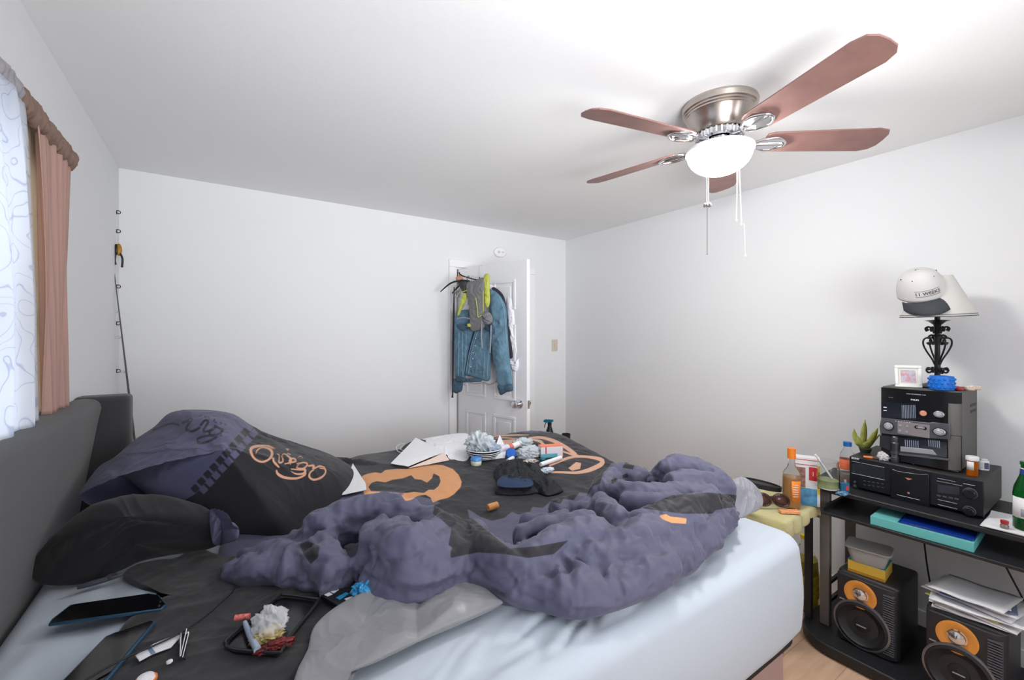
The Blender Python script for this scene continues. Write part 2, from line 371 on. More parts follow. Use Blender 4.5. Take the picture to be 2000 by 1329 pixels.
def mattress():
    nt = 720; Q = np.array(rrect(BX0, BX1, BY0, BY1, .085, 10)); sg = np.hypot(*(np.roll(Q, -1, 0)-Q).T); cu = np.concatenate([[0], np.cumsum(sg)]); Q = np.vstack([Q, Q[:1]]); tt = np.arange(nt)/nt*cu[-1]; O = np.stack([np.interp(tt, cu, Q[:, 0]), np.interp(tt, cu, Q[:, 1])], 1); c = np.array(((BX0+BX1)/2, (BY0+BY1)/2))
    V = []; nrm = O - c
    # outward direction of the outline
    tn = np.roll(O, -1, 0) - np.roll(O, 1, 0); nv = np.stack([tn[:, 1], -tn[:, 0]], 1); nv /= np.linalg.norm(nv, axis=1)[:, None]
    rr = .055
    top = np.linspace(0.002, 1, 90)
    for r in top:
        P = c + (O - nv*rr - c) * r
        z = BZ + folds(P[:, 0], P[:, 1], 2.4, 4, 1.0, 2)*.006 + .012*(1-r**4) + np.exp(-((P[:, 0]-.80)/.42)**4-((P[:, 1]-.76)/.13)**2)*(.012*np.abs(noise(P[:, 0]*5+2*P[:, 1], P[:, 1]*20-P[:, 0]*9, 2))*2 - .006) + np.exp(-((P[:, 0]+.2)/.3)**2-((P[:, 1]-1.4)/.4)**2)*.010*noise(P[:, 0]*12, P[:, 1]*6, 5)
        z = np.where(r > .97, BZ + (z-BZ)*(1-(r-.97)/.03*.8), z)
        V.append(np.column_stack([P, z]))
    for a in np.linspace(8, 90, 9):
        P = O - nv*rr + nv*rr*math.sin(R(a)); V.append(np.column_stack([P, np.full(nt, BZ - rr + rr*math.cos(R(a)))]))
    side = np.linspace(0.04, 1, 26)
    s = np.arange(nt)/nt
    for t in side:
        z = BZ - rr - t*(BZ - rr - .40)
        bul = .012*math.sin(PI*t) - .03*max(0, t-.8)/.2*1.0
        P = O + nv*(bul + (.006*noise(O[:, 0]*5+O[:, 1]*5, np.full(nt, z*3), 8)*t)[:, None])
        V.append(np.column_stack([P, np.full(nt, z)]))
    P = c + (O - c)*.9; V.append(np.column_stack([P, np.full(nt, .41)]))
    n = len(V); V = np.concatenate(V) - np.array(bc); j = np.arange(nt); k = (j+1) % nt
    F = np.concatenate([np.stack([i*nt+j, (i+1)*nt+j, (i+1)*nt+k, i*nt+k], 1) for i in range(n-1)])
    return npmesh('mattress', V, F, sheetm, bed)
mattress()

# ---------------------------------------------------------------- comforter
# every roll of the crumpled quilt: crest points (photo x, y, height of the crest) and half width
ROLLS = [
 ([(462,1078,.845),(510,1066,.87),(560,1062,.885),(620,1066,.885),(668,1078,.87)], .085),
 ([(560,1040,.86),(600,1035,.87),(650,1040,.87)], .05),
 ([(608,1042,.89),(612,1012,.93),(642,986,.95),(690,970,.962),(740,964,.966),(785,970,.962),(830,990,.94)], .062),
 ([(612,1035,.91),(636,1062,.91),(668,1096,.89)], .052),
 ([(740,1000,.955),(732,1030,.95),(728,1060,.92),(728,1090,.88)], .05),
 ([(755,1000,.965),(790,1025,.975),(850,1018,.965),(880,1010,.94)], .075),
 ([(760,1050,.93),(800,1050,.945),(850,1042,.94),(890,1030,.92)], .085),
 ([(735,1085,.88),(780,1095,.89),(840,1085,.89),(885,1065,.89)], .075),
 ([(820,985,.94),(868,1000,.955),(900,1030,.93),(905,1060,.90)], .05),
 ([(890,1062,.88),(960,1072,.885),(1030,1098,.88),(1110,1112,.88),(1190,1103,.88),(1270,1065,.89),(1340,1015,.90),(1390,972,.91),(1410,945,.92)], .078),
 ([(1060,1052,.91),(1140,1046,.92),(1220,1028,.935),(1300,995,.945),(1360,962,.945)], .075),
 ([(916,1000,.92),(940,1035,.93),(1000,1064,.93),(1050,1046,.945),(1100,1020,.95),(1160,1008,.95),(1212,1022,.93)], .05),
 ([(1000,1030,.91),(1050,1012,.93),(1110,1000,.94),(1165,992,.94)], .045),
 ([(1170,946,.93),(1192,914,.95),(1228,904,.96),(1262,920,.95)], .055),
 ([(1285,905,.98),(1326,887,1.005),(1385,903,.985),(1428,938,.95)], .055),
 ([(1300,925,.97),(1350,915,.985),(1400,925,.965)], .05),
 ([(1168,956,.93),(1205,985,.95),(1224,1010,.93)], .04),
 ([(1235,1000,.945),(1310,975,.96),(1400,955,.95)], .05),
 ([(1195,930,.95),(1260,942,.965),(1340,938,.97),(1410,945,.955)], .05),
 ([(1210,955,.945),(1275,962,.955),(1330,955,.96)], .04),
 ([(1230,1030,.93),(1290,1005,.94),(1350,985,.945)], .045),
 ([(1075,980,.87),(1125,967,.885),(1168,985,.90)], .045),
 ([(1015,1000,.865),(1070,1002,.875),(1112,988,.88)], .035),
 ([(590,878,.90),(640,890,.885),(700,896,.875),(745,905,.865)], .04),
]
CC = np.array((0.98, 1.50))
def duvet_f(X, Y):
    """height of the part of the comforter that lies flat"""
    X = np.asarray(X, float); Y = np.asarray(Y, float)
    base = .805 + .050*np.clip((Y-1.45)/.6, 0, 1)
    return base + folds(X*.9+Y*.3, Y*.6, 3.2, 61, .8, 2)*.012 + folds(X*2+Y, Y*1.4-X*.5, 4, 67, 1, 2)*.005
def hit(x, y, f=duvet_f):
    """where the line of sight through x, y of the photograph meets the surface f"""
    d = ray(x, y); ks = np.linspace(0.4, 3.6, 1600); P = np.outer(ks, np.array(d)); Z = CAMH + P[:, 2]
    g = Z - f(P[:, 0], P[:, 1]); i = int(np.argmax(g < 0)) if (g < 0).any() else -1
    return Vector((P[i, 0], P[i, 1], Z[i]))
def sight(V):
    """place of surface points in the photograph, to look up which dye they carry"""
    d = V - np.array((0, 0, CAMH)); dep = np.maximum(d[:, 0]*S_ + d[:, 1]*C_, .05); lat = d[:, 0]*C_ - d[:, 1]*S_
    return 1000 + FPX*lat/dep, 657 - FPX*d[:, 2]/dep
def tri_folds(V, N, f, seed, warp=1.2, octv=3):
    a = np.abs(N)**2; a = a/np.maximum(a.sum(1), 1e-6)[:, None]
    return a[:, 2]*folds(V[:, 0], V[:, 1], f, seed, warp, octv) + a[:, 1]*folds(V[:, 0], V[:, 2]*1.1, f, seed+2, warp, octv) + a[:, 0]*folds(V[:, 1], V[:, 2]*1.1, f, seed+4, warp, octv)
DOUT = [(430,1098,.79),(470,1120,.79),(560,1140,.785),(640,1150,.785),(700,1163,.78),(780,1170,.78),(880,1160,.78),(940,1172,.78),(985,1188,.78),(1100,1196,.78),(1200,1190,.78),(1300,1140,.78),(1400,1062,.78),(1450,1000,.79),(1452,960,.86),(1440,925,.93),(1392,893,.96),(1326,879,.98),(1290,896,.94),(1262,905,.90),(1235,898,.90)]
DXY = [spot(*p).to_2d() for p in DOUT] + [Vector(p) for p in ((1.76, 1.60), (1.80, 1.85), (1.84, 2.10), (1.80, 2.28), (1.60, 2.34), (1.30, 2.34), (1.0, 2.35), (.7, 2.36), (.45, 2.30), (.18, 2.20), (.06, 2.0), (.03, 1.8), (.0, 1.68))]
c1 = lambda L: [(740+u/4, 800+v/4) for u, v in L]
c3 = lambda L: [(400+.28*u, 820+.28*v) for u, v in L]
c5 = lambda L: [(900+.11*u, 840+.11*v) for u, v in L]
c6 = lambda L: [(880+.36*u, 860+.36*v) for u, v in L]
BLACK_AND_SHADE = [
 [(560,1030),(590,1010),(612,1000),(650,975),(720,958),(790,962),(840,975),(868,985),(900,1005),(915,995),(938,1010),(960,1018),(985,1012),(1000,1000),(1012,1006),(1035,1000),(1040,990),(1060,993),(1075,980),(1095,985),(1100,975),(1120,978),(1132,962),(1150,965),(1158,950),(1172,945),(1178,925),(1195,905),(1240,893),(1262,898),(1270,870),(1080,845),(560,850)],
 c6([(0,600),(90,470),(110,420),(200,490),(320,590),(480,575),(640,545),(560,620),(420,640),(300,620),(150,610),(0,640)]),  # trench between the rolls: mostly shade painted black, partly black cloth
 c6([(1035,370),(1200,300),(1400,285),(1560,300),(1578,360),(1440,380),(1420,400),(1250,400),(1150,385)]),
 c3([(1600,600),(1700,560),(1820,580),(1850,700),(1800,820),(1760,900),(1700,880),(1720,760),(1640,690),(1590,660)]),
 c6([(870,215),(900,205),(905,225),(875,240)]), c6([(930,190),(960,180),(965,200),(935,210)]), c6([(930,150),(950,120),(1000,130),(990,160)]),
 c3([(660,870),(720,850),(800,880),(790,960),(740,1010),(690,940)]),
]
ORANGE = c3([(1095,395),(1130,380),(1190,368),(1230,375),(1260,352),(1340,345),(1420,345),(1500,325),(1580,312),(1660,318),(1730,345),(1770,385),(1792,435),(1785,470),(1740,520),(1700,545),(1640,560),(1590,580),(1575,545),(1540,525),(1500,530),(1440,545),(1410,560),(1380,520),(1250,505),(1110,525),(1108,480)])
OHOLE = c3([(1140,470),(1165,440),(1200,430),(1260,438),(1310,420),(1380,410),(1440,388),(1465,415),(1510,420),(1550,440),(1585,410),(1595,375),(1635,395),(1645,430),(1630,465),(1600,490),(1560,490),(1530,512),(1460,505),(1380,515),(1250,505),(1160,500)])
PEACH = [ribbon(c5([(430,140),(600,115),(800,100),(1000,92),(1210,92)]), [1.2,2.2,2.8,2.8,1]),
 ribbon(c5([(600,150),(760,140),(900,150),(1010,150)]), [1,2,2,1]),
 ribbon(c5([(1200,150),(1400,135),(1600,180),(1800,270),(1950,370),(2050,440)]), [3,5,6.5,7,7,5]),
 ribbon(c1([(1180,235),(1260,250),(1300,290),(1380,300),(1440,330),(1500,350),(1560,368)]), [3,5,6,3,3,4,6]),
 ribbon(c1([(1540,368),(1640,372),(1740,395),(1735,430),(1640,475),(1540,495),(1430,492),(1310,492)]), [5,5,8,9,8,5,4,3]),
 ribbon(c1([(1330,440),(1400,410),(1480,380),(1560,366)]), [4,5,5,3]),
 c1([(1480,460),(1540,412),(1580,420),(1572,465),(1510,480)]),
 c1([(950,300),(960,240),(1040,235),(1170,232),(1190,270),(1100,300),(1000,330)]),
 c1([(1200,300),(1260,290),(1420,300),(1430,350),(1330,350),(1240,345)])]
ORANGE2 = [c6([(1130,410),(1170,402),(1190,415),(1240,420),(1280,425),(1278,455),(1200,450),(1150,430)]), c3([(1370,525),(1480,535),(1440,560),(1400,570)])]
def comforter():
    nr, nt = 150, 420
    O = spline([(p[0], p[1], 0) for p in DXY], nt)[:, :2]
    V = []
    for r in np.linspace(.003, 1, nr+1):
        P = CC + (O-CC)*r; z = duvet_f(P[:, 0], P[:, 1]); e = max(1-r**40, 0)**.5
        fz = np.where((P[:, 0] > 1.72), .60, .782); V.append(np.column_stack([P, fz + (z-fz)*e]))
    for r in np.linspace(1, .003, 24)[1:]:
        P = CC + (O-CC)*r; V.append(np.column_stack([P, np.full(nt, .775)]))
    n = len(V); V = np.concatenate(V); j = np.arange(nt); k = (j+1) % nt
    F = np.concatenate([np.stack([i*nt+j, (i+1)*nt+j, (i+1)*nt+k, i*nt+k], 1) for i in range(n-1)] + [np.stack([j[::-1]*0+0+j, k, k*0, k*0], 1)[:0]])
    F = [tuple(f) for f in F] + [tuple(range(nt))[::-1], tuple((n-1)*nt+q for q in range(nt))]
    V = [tuple(v) for v in V]
    # rolls: swollen tubes, oval in section, pinched across
    for ri, (pts, rad) in enumerate(ROLLS):
        C3 = spline([spot(*p) for p in pts], max(int(len(pts)*9), 20), closed=False); m = len(C3); top = C3[:, 2]
        base = len(V); nc = 28
        for i in range(m):
            t = C3[min(i+1, m-1)] - C3[max(i-1, 0)]; t[2] = 0; t /= max(np.linalg.norm(t), 1e-6); s_ = np.array((-t[1], t[0], 0))
            u = i/(m-1); end = min(1, math.sqrt(max(1-(1-min(u, 1-u)/.12)**2, 0)) if min(u, 1-u) < .12 else 1)*.97+.03
            pin = 1 + .07*math.sin(i*.55+ri*2.1+1.4*math.sin(i*.2+ri))
            lo = max(.778, top[i]-rad*2.3); hz = (top[i]-lo)/2*end*(1+.4*(pin-1)); cz = lo + (top[i]-lo)/2; w_ = rad*end*pin
            for q in range(nc):
                a = 2*PI*q/nc; k_ = 1 + .05*math.sin(3*a+i*.25+ri)
                V.append(tuple(C3[i]*np.array((1, 1, 0)) + s_*w_*math.cos(a)*k_ + np.array((0, 0, cz+hz*math.sin(a)*k_))))
        for i in range(m-1):
            for q in range(nc): F.append((base+i*nc+q, base+i*nc+(q+1) % nc, base+(i+1)*nc+(q+1) % nc, base+(i+1)*nc+q))
        F.append(tuple(base+q for q in range(nc))[::-1]); F.append(tuple(base+(m-1)*nc+q for q in range(nc)))
    me = bpy.data.meshes.new('quilt_raw'); me.from_pydata(V, [], F); me.update()
    o = link('quilt_raw', me)
    r_ = o.modifiers.new('r', 'REMESH'); r_.mode = 'VOXEL'; r_.voxel_size = .0062; r_.use_smooth_shade = True
    sm = o.modifiers.new('s', 'SMOOTH'); sm.factor = .5; sm.iterations = 9
    dg = bpy.context.evaluated_depsgraph_get(); me2 = bpy.data.meshes.new_from_object(o.evaluated_get(dg)); bpy.data.objects.remove(o)
    nv = len(me2.vertices); co = np.empty(nv*3, np.float32); me2.vertices.foreach_get('co', co); co = co.reshape(-1, 3).astype(float)
    no = np.empty(nv*3, np.float32); me2.vertices.foreach_get('normal', no) if hasattr(me2.vertices[0], 'normal') else None; no = no.reshape(-1, 3).astype(float)
    up = co[:, 2] - (.805 + .050*np.clip((co[:, 1]-1.45)/.6, 0, 1)); heap = np.clip((up+.005)/.03, 0, 1)
    side = np.clip((co[:, 2]-.782)/.02, 0, 1)
    # creases run across each roll: find the nearest roll, the way along it and the way round it
    best = np.full(nv, 1e9); S1 = np.zeros(nv); A1 = np.zeros(nv); RR = np.zeros(nv)
    for ri, (pts, rad) in enumerate(ROLLS):
        C3 = spline([spot(*p) for p in pts], max(int(len(pts)*5), 12), closed=False); cz = C3.copy(); cz[:, 2] = (C3[:, 2]+np.maximum(.778, C3[:, 2]-rad*2.3))/2
        acc = 0
        for p, q in zip(cz[:-1], cz[1:]):
            e = q-p; L = np.linalg.norm(e); t = np.clip(((co-p) @ e)/(L*L), 0, 1); dv = co-p-t[:, None]*e; d = np.linalg.norm(dv, axis=1)/rad
            n2 = np.array((-e[1], e[0], 0))/max(np.hypot(e[0], e[1]), 1e-6); m_ = d < best
            best[m_] = d[m_]; RR[m_] = rad; S1[m_] = acc + t[m_]*L + ri*3.7; A1[m_] = np.arctan2(dv[m_, 2], dv[m_] @ n2); acc += L
    fade = np.clip(1.6-best, 0, 1)
    wob = noise(co[:, 0]*9, co[:, 1]*9, 3)
    cre = np.abs(noise(S1*8 + 1.1*wob, A1*.45 + S1*1.4, 11))*1.5; cre2 = folds(S1*.9 + .05*wob, A1*.05 + S1*.15, 13, 17, 1.2, 2)
    big = np.clip((RR-.02)/.055, .25, 1.1)
    disp = ((np.minimum(cre, .6)-.42)*.024 + cre2*.014)*fade*big + tri_folds(co, no, 7, 41, 1.9, 2)*.017*big + tri_folds(co*np.array((1.5, .9, 1)), no, 13, 52, 1.6, 1)*.004 - .004
    co = co + no*(disp*heap*side + tri_folds(co, no, 26, 63, 1.2, 2)*.0012*(1-heap)*side)[:, None]
    me2.vertices.foreach_set('co', co.astype(np.float32).ravel()); me2.update()
    X, Y = sight(co); px2m = 1.9/847
    U = lambda polys: np.minimum.reduce([sdpoly(X, Y, p) for p in polys])*px2m
    org = np.maximum(sdpoly(X, Y, ORANGE), -sdpoly(X, Y, OHOLE))*px2m
    at = {'dye_black_shade': U(BLACK_AND_SHADE), 'dye_orange': np.minimum(org, U(ORANGE2)), 'dye_peach': U(PEACH)}
    for an, av in at.items(): a_ = me2.attributes.new(an, 'FLOAT', 'POINT'); a_.data.foreach_set('value', av.astype(np.float32))
    me2.materials.clear(); me2.materials.append(fabric_layers('comforter_cloth', (84, 84, 108), [('dye_black_shade', (30, 28, 35)), ('dye_orange', (212, 150, 100)), ('dye_peach', (206, 160, 134))], rough=.62, sheen=.15, spec=.4))
    me2.polygons.foreach_set('use_smooth', np.ones(len(me2.polygons), bool)); me2.name = 'comforter'
    return tag(link('comforter', me2), 'slate and black printed comforter, crumpled across the middle of the bed', 'comforter')
comforter()

# ---------------------------------------------------------------- pillows
blackcloth = mat('black_cotton', (30, 29, 32), .85, bump=.15, bscale=600, sheen=.15)
def pillow_print():
    pts = [(152,970,.97),(190,915,1.02),(222,895,1.05),(260,862,1.09),(300,835,1.13),(335,806,1.18),(400,801,1.19),(455,810,1.16),(492,832,1.10),(530,851,1.03),(600,874,.95),(655,893,.89),(700,925,.85),(690,960,.83),(620,1010,.82),(560,1043,.82),(500,1036,.84),(450,1014,.88),(400,985,.93),(340,968,.96),(300,958,.98),(262,938,1.0),(225,912,1.03),(195,935,1.0)]
    O = [spot(*p) for p in pts]; cen = spot(440, 905, 1.07)
    H = lambda L: L
    def attrs(V):
        # pattern lies in the plane of the cloth: use the sight direction of the photograph to look it up on the surface
        d = V - np.array((0, 0, CAMH)); dep = d[:, 0]*S_ + d[:, 1]*C_; lat = d[:, 0]*C_ - d[:, 1]*S_
        X = 1000 + FPX*lat/dep; Y = 657 - FPX*d[:, 2]/dep; k = 1.6/847
        U = lambda ps: np.minimum.reduce([sdpoly(X, Y, p) for p in ps])*k
        # border line between slate and black runs from (497,835) to (372,965)
        slate = sdpoly(X, Y, [(100,1000),(100,780),(520,780),(497,833),(382,965),(340,990)])*k
        ck = []
        ax, ay, bx, by = 494, 838, 384, 962; L = math.hypot(bx-ax, by-ay); ux, uy = (bx-ax)/L, (by-ay)/L; nx, ny = -uy, ux
        for i in range(9):
            for side in (0, 1):
                s = (i + .5*side + .3)*L/9; c = (ax+ux*s + nx*(7 if side else -7), ay+uy*s + ny*(7 if side else -7)); q = 9.6
                ck.append((side, [(c[0]+q, c[1]), (c[0], c[1]+q), (c[0]-q, c[1]), (c[0], c[1]-q)]))
        dark = U([p for s, p in ck if s == 0]) ; light = U([p for s, p in ck if s == 1])
        dark, light = light, dark
        tx = lambda L: [(u*.301, 760+v*.301) for u, v in L]
        ink = U([ribbon(tx([(990,270),(1060,240),(1120,225),(1165,238)]), 4), ribbon(tx([(1180,225),(1220,205),(1245,195),(1215,240),(1210,265),(1250,275),(1300,250)]), 5),
                 ribbon(tx([(1300,240),(1330,205),(1350,215),(1320,275),(1380,265),(1400,235)]), 4.5),
                 ribbon(tx([(1440,262),(1400,250),(1360,275),(1375,305),(1425,290),(1450,262)]), 4.5), ribbon(tx([(1445,270),(1400,315),(1340,345),(1290,350),(1285,325),(1340,305),(1440,300)]), 5),
                 ribbon(tx([(1290,180),(1310,170)]), 2), ribbon(tx([(1325,175),(1335,188)]), 2), ribbon(tx([(1345,178),(1360,190)]), 2),
                 ribbon(tx([(1395,190),(1385,215)]), 2.5), ribbon(tx([(1385,208),(1410,222)]), 2.5), ribbon(tx([(1425,215),(1440,222),(1425,230)]), 2.5), ribbon(tx([(1455,225),(1470,235)]), 2.5)])
        c = c3
        gold = U([ribbon(c([(480,205),(440,185),(370,185),(325,200),(325,235),(350,275),(400,295),(450,275),(470,235),(450,205),(400,195),(365,215),(355,240)]), [1.5,3,5,6,5,4,4,4,5,4,2,3,1.5]),
                  ribbon(c([(480,265),(480,290),(505,320),(520,335)]), [3,4,4,2]), ribbon(c([(440,178),(495,205)]), [1.5,1.5]),
                  ribbon(c([(500,240),(520,250),(518,300),(545,290),(540,250),(560,240),(600,275),(590,300),(560,310)]), [1,2,3,3,2,2,4,3,1]),
                  ribbon(c([(555,310),(600,300),(635,290),(620,270),(590,285),(600,315)]), [2,3,3,3,3,1]),
                  ribbon(c([(640,310),(690,300),(715,310),(690,340),(640,335),(660,310)]), [2,3,3,3,2,2]), ribbon(c([(600,345),(660,350),(700,350),(690,375),(640,380),(600,360)]), [2,3,4,4,3,1]),
                  ribbon(c([(720,325),(760,320),(755,345),(800,325),(840,335)]), [3,4,3,3,2]), ribbon(c([(500,350),(510,380),(560,405),(640,410),(700,385),(700,355)]), [2,5,5,4,3,2]),
                  ribbon(c([(760,350),(735,370),(730,400),(760,420),(810,405),(840,375),(838,345),(800,340)]), [3,3,4,4,4,3,3,2]), ribbon(c([(565,205),(585,208),(575,215)]), 2), ribbon(c([(575,235),(600,245)]), 2), ribbon(c([(650,265),(668,255),(685,270)]), 1.5)])
        return {'dye_slate': slate, 'dye_dark': dark, 'dye_light': light, 'dye_ink': ink, 'dye_gold': gold}
    m = fabric_layers('pillow_print_cloth', (32, 30, 36), [('dye_slate', (82, 83, 110)), ('dye_dark', (34, 33, 42)), ('dye_light', (84, 84, 110)), ('dye_ink', (34, 34, 48)), ('dye_gold', (204, 154, 124))], rough=.8)
    o = cushion('pillow', O, m, None, n=(-.1, -.25, 1), top=.045, bot=.16, p=3, q=.8, nr=110, nt=520, wr=.008, wf=6, seed=3, centre=cen, attrs=attrs, warp=1.2)
    tag(o, 'slate and black pillow with King and Queen lettering leaning on the headboard', 'pillow')
pillow_print()
def pillow_black():
    pts = [(60,1128,.80),(64,1100,.84),(100,1055,.90),(150,1010,.95),(200,985,.98),(260,972,.99),(330,975,.97),(395,990,.94),(432,1018,.90),(444,1048,.85),(415,1068,.82),(350,1078,.81),(280,1090,.81),(225,1112,.80),(160,1137,.79),(95,1143,.79)]
    O = [spot(*p) for p in pts]
    o = cushion('pillow', O, blackcloth, None, n=(-.2, -.4, 1), top=.065, bot=.05, p=3, q=.7, nr=80, nt=400, wr=.016, wf=3.2, seed=12, centre=spot(255, 1040, .92), warp=1.3, uv=lambda P: ((P[:, 0]*C_-P[:, 1]*S_)*.7+P[:, 2]*.5, (P[:, 0]*S_+P[:, 1]*C_)*2.2-P[:, 2]*1.2))
    tag(o, 'plain black pillow lying in front of the printed pillow against the headboard', 'pillow')
    tag(cushion('pillow_ruffle', [spot(*p) for p in [(408,1000,.93),(425,998,.95),(445,1008,.95),(455,1025,.93),(467,1035,.90),(462,1055,.87),(440,1062,.85),(428,1066,.83),(415,1060,.86),(410,1030,.9)]],
        mat('slate_cotton', (92, 93, 118), .8, bump=.1, bscale=600), o, n=(0, -.5, 1), top=.02, bot=.01, wr=.012, wf=18, seed=5, nr=30, nt=120), 'slate blue corner of the pillowcase lining')
pillow_black()

# ---------------------------------------------------------------- blankets beneath
dkgrey = mat('charcoal_blanket', (38, 37, 39), .9, bump=.2, bscale=500, sheen=.2)
def flatcloth(name, pts, m, label, cat, z0=.785, amp=.010, f=5, seed=3, thick=.006, centre=None, nr=90, nt=420, extra=None, warp=.9, edge=24):
    O = spline([spot(*p) for p in pts], nt); c = np.array(tuple(centre)) if centre is not None else O.mean(0)
    V = []
    def surf(P, r):
        w = folds(P[:, 0], P[:, 1], f, seed, warp, 3)*amp*2 + amp
        if extra is not None: w = w + extra(P[:, 0], P[:, 1])
        return w
    for r in np.linspace(.002, 1, nr+1):
        P = c + (O-c)*r; V.append(np.column_stack([P[:, :2], P[:, 2] + (surf(P, r)*.8 + .2*amp)*(1-r**edge*.7) + thick*max(0, 1-r**60)**.5]))
    for r in np.linspace(1, .002, nr//4)[1:]:
        P = c + (O-c)*r; V.append(np.column_stack([P[:, :2], P[:, 2]-.001]))
    n = len(V); V = np.concatenate(V); j = np.arange(nt); k = (j+1) % nt
    F = np.concatenate([np.stack([i*nt+j, (i+1)*nt+j, (i+1)*nt+k, i*nt+k], 1) for i in range(n-1)])
    return tag(npmesh(name, V, F, m), label, cat)
flatcloth('blanket', [(240,1128,.785),(262,1108,.785),(300,1098,.785),(345,1092,.785),(378,1072,.79),(420,1085,.79),(520,1100,.79),(700,1150,.785),(800,1165,.785),(845,1180,.785),(780,1225,.785),(650,1300,.785),(600,1440,.785),(400,1560,.785),(120,1500,.785),(130,1345,.785),(210,1262,.785),(262,1205,.785),(330,1165,.785),(300,1156,.785),(270,1150,.785)],
    dkgrey, 'dark charcoal blanket spread under the clutter on the near side of the bed', 'blanket', centre=spot(480, 1230, .785), amp=.007, f=5, seed=6)
gx = lambda X, Y: .020*np.abs(np.sin((X*.8-Y*1.0)*15 + 3*noise(X*3, Y*3, 3)))*np.clip((X-.2)/.2, 0, 1)
flatcloth('silky_blanket', [(560,1440,.812),(575,1330,.812),(600,1275,.80),(612,1232,.81),(650,1195,.82),(700,1170,.825),(760,1150,.82),(850,1138,.81),(925,1145,.80),(975,1178,.80),(975,1188,.80),(900,1222,.80),(830,1252,.803),(740,1295,.806),(660,1335,.808),(630,1440,.81)],
    mat('grey_satin', (132, 132, 136), .36, bump=.05, bscale=400, sheen=.3), 'grey satin blanket turned back over the pale sheet', 'blanket', centre=spot(740, 1225, .80), amp=.008, f=5, seed=9, extra=gx, warp=1.3, edge=8)
# ---------------------------------------------------------------- ceiling fan with lamp
nickel = mat('brushed_nickel', (190, 180, 172), .28, metal=1)
chrome = mat('chrome', (225, 225, 228), .08, metal=1)
bladem = mat('reddish_walnut_blade', (132, 98, 92), .45, var=.12, vscale=14)
opal = mat('lit_opal_glass', (255, 252, 246), .3, emit=LAMP_POWER, ecol=(255, 252, 248))
fan = empty('ceiling_fan', (1.739, 1.018, ZC), 0, 'five blade ceiling fan with nickel housing and lit white glass bowl', 'ceiling fan')
MB().lathe([(.10, -.001), (.145, -.001), (.148, -.010), (.144, -.028), (.138, -.032), (.138, -.038), (.134, -.042), (.134, -.048), (.130, -.052), (.118, -.085), (.104, -.115), (.098, -.122), (.05, -.124)], 64).build('housing', nickel, fan, smooth=30)
mb = MB(); mb.lathe([(.05, -.12), (.088, -.124), (.084, -.146), (.05, -.150)], 48)
for i in range(30):
    a = 360*i/30; mb.box(.078, .096, -.0035, .0035, -.148, -.124, T(rz=a))
mb.build('vent_ring', chrome, fan, smooth=30)
mb = MB(); mb.lathe([(.05, -.15), (.062, -.152), (.058, -.168), (.07, -.176), (.10, -.182), (.05, -.184)], 48); mb.build('light_fitter', chrome, fan, smooth=30)
mb = MB(); mb.lathe([(.05, -.183), (.124, -.184), (.133, -.190), (.133, -.200), (.126, -.206), (.05, -.206)], 64); mb.build('bowl_rim', mat('white_enamel', (235, 235, 235), .3), fan, smooth=30)
mb = MB(); mb.lathe([(.126*math.cos(R(a)), -.203 - .090*math.sin(R(a))) for a in range(0, 90, 6)] + [(.001, -.293)], 64, cap=False); mb.build('glass_bowl', opal, fan, smooth=80)
for k in range(5):
    a = (-37, 29, 100, 169, 250)[k]      # as the turning blades stand in the picture
    M = T(z=-.160, rz=a)
    mb = MB(M); tilt = Matrix.Rotation(R(-13), 4, 'X')
    outl = [(.175, -.050), (.20, -.060), (.60, -.070), (.640, -.060), (.655, -.035), (.658, 0), (.654, .035), (.636, .058), (.60, .070), (.20, .060), (.175, .050)]
    mb.prism(outl, -.003, .003, tilt); b = mb.build('blade', bladem, fan, smooth=30, bevel=.0015)
    mb = MB(M); mb.tube([(.07, 0, .006), (.11, 0, -.002), (.15, 0, -.010)], [.011, .010, .010], 10, sm=4)
    mb.tube([(.13, 0, -.009), (.165, .034, -.011), (.215, .045, -.014), (.255, .02, -.012), (.262, 0, -.010), (.255, -.02, -.008), (.215, -.045, -.004), (.165, -.034, -.006)], .006, 8, closed=True, sm=4)
    mb.tube([(.14, 0, -.009), (.20, 0, -.009), (.255, 0, -.010)], .006, 8)
    mb.prism([(.16, -.03), (.215, -.042), (.25, -.02), (.255, 0), (.25, .02), (.215, .042), (.16, .03)], -.0075, -.0035, tilt)
    mb.build('blade_bracket', chrome, fan, smooth=50)
chainm = mat('white_pull_cord', (236, 233, 226), .5)
def chain(dx, dy, z0, z1, dz=0, r=.0016, name='pull_chain', m=chainm, ball=0.004):
    mb = MB(); mb.tube([(dx, dy, z0), (dx+dz*.5, dy, (z0+z1)/2), (dx+dz, dy, z1)], r, 6); 
    if ball: mb.ball(ball, (dx+dz, dy, z1), n=8)
    return mb.build(name, m, fan)
rx, ry = C_, -S_       # to the right as seen from the camera
for off, z0, z1, sw in ((-.075, -.20, -.435, 0), (-.068, -.20, -.435, 0), (.052, -.2, -.50, -.012), (.055, -.2, -.51, .022)):
    chain(off*rx - .05*S_, off*ry - .05*C_, z0, z1, sw)
for i in range(5):
    pass
mb = MB(); px_, py_ = -.072*rx - .05*S_, -.072*ry - .05*C_
for i in range(7): mb.ball(.006, (px_ + .011*math.cos(i*.9), py_ + .011*math.sin(i*.9), -.437 + .003*(i % 2)), n=6)
mb.build('pull_chain_beads', mat('dull_nickel', (170, 165, 158), .4, metal=.8), fan)
chain(-.074*rx-.05*S_, -.074*ry-.05*C_, -.44, -.635, 0, .0011, 'pull_chain', mat('thin_steel_chain', (120, 115, 112), .4, metal=.7), .0028)
chain(.077*rx-.05*S_, .077*ry-.05*C_, -.51, -.64, .01, .0008)

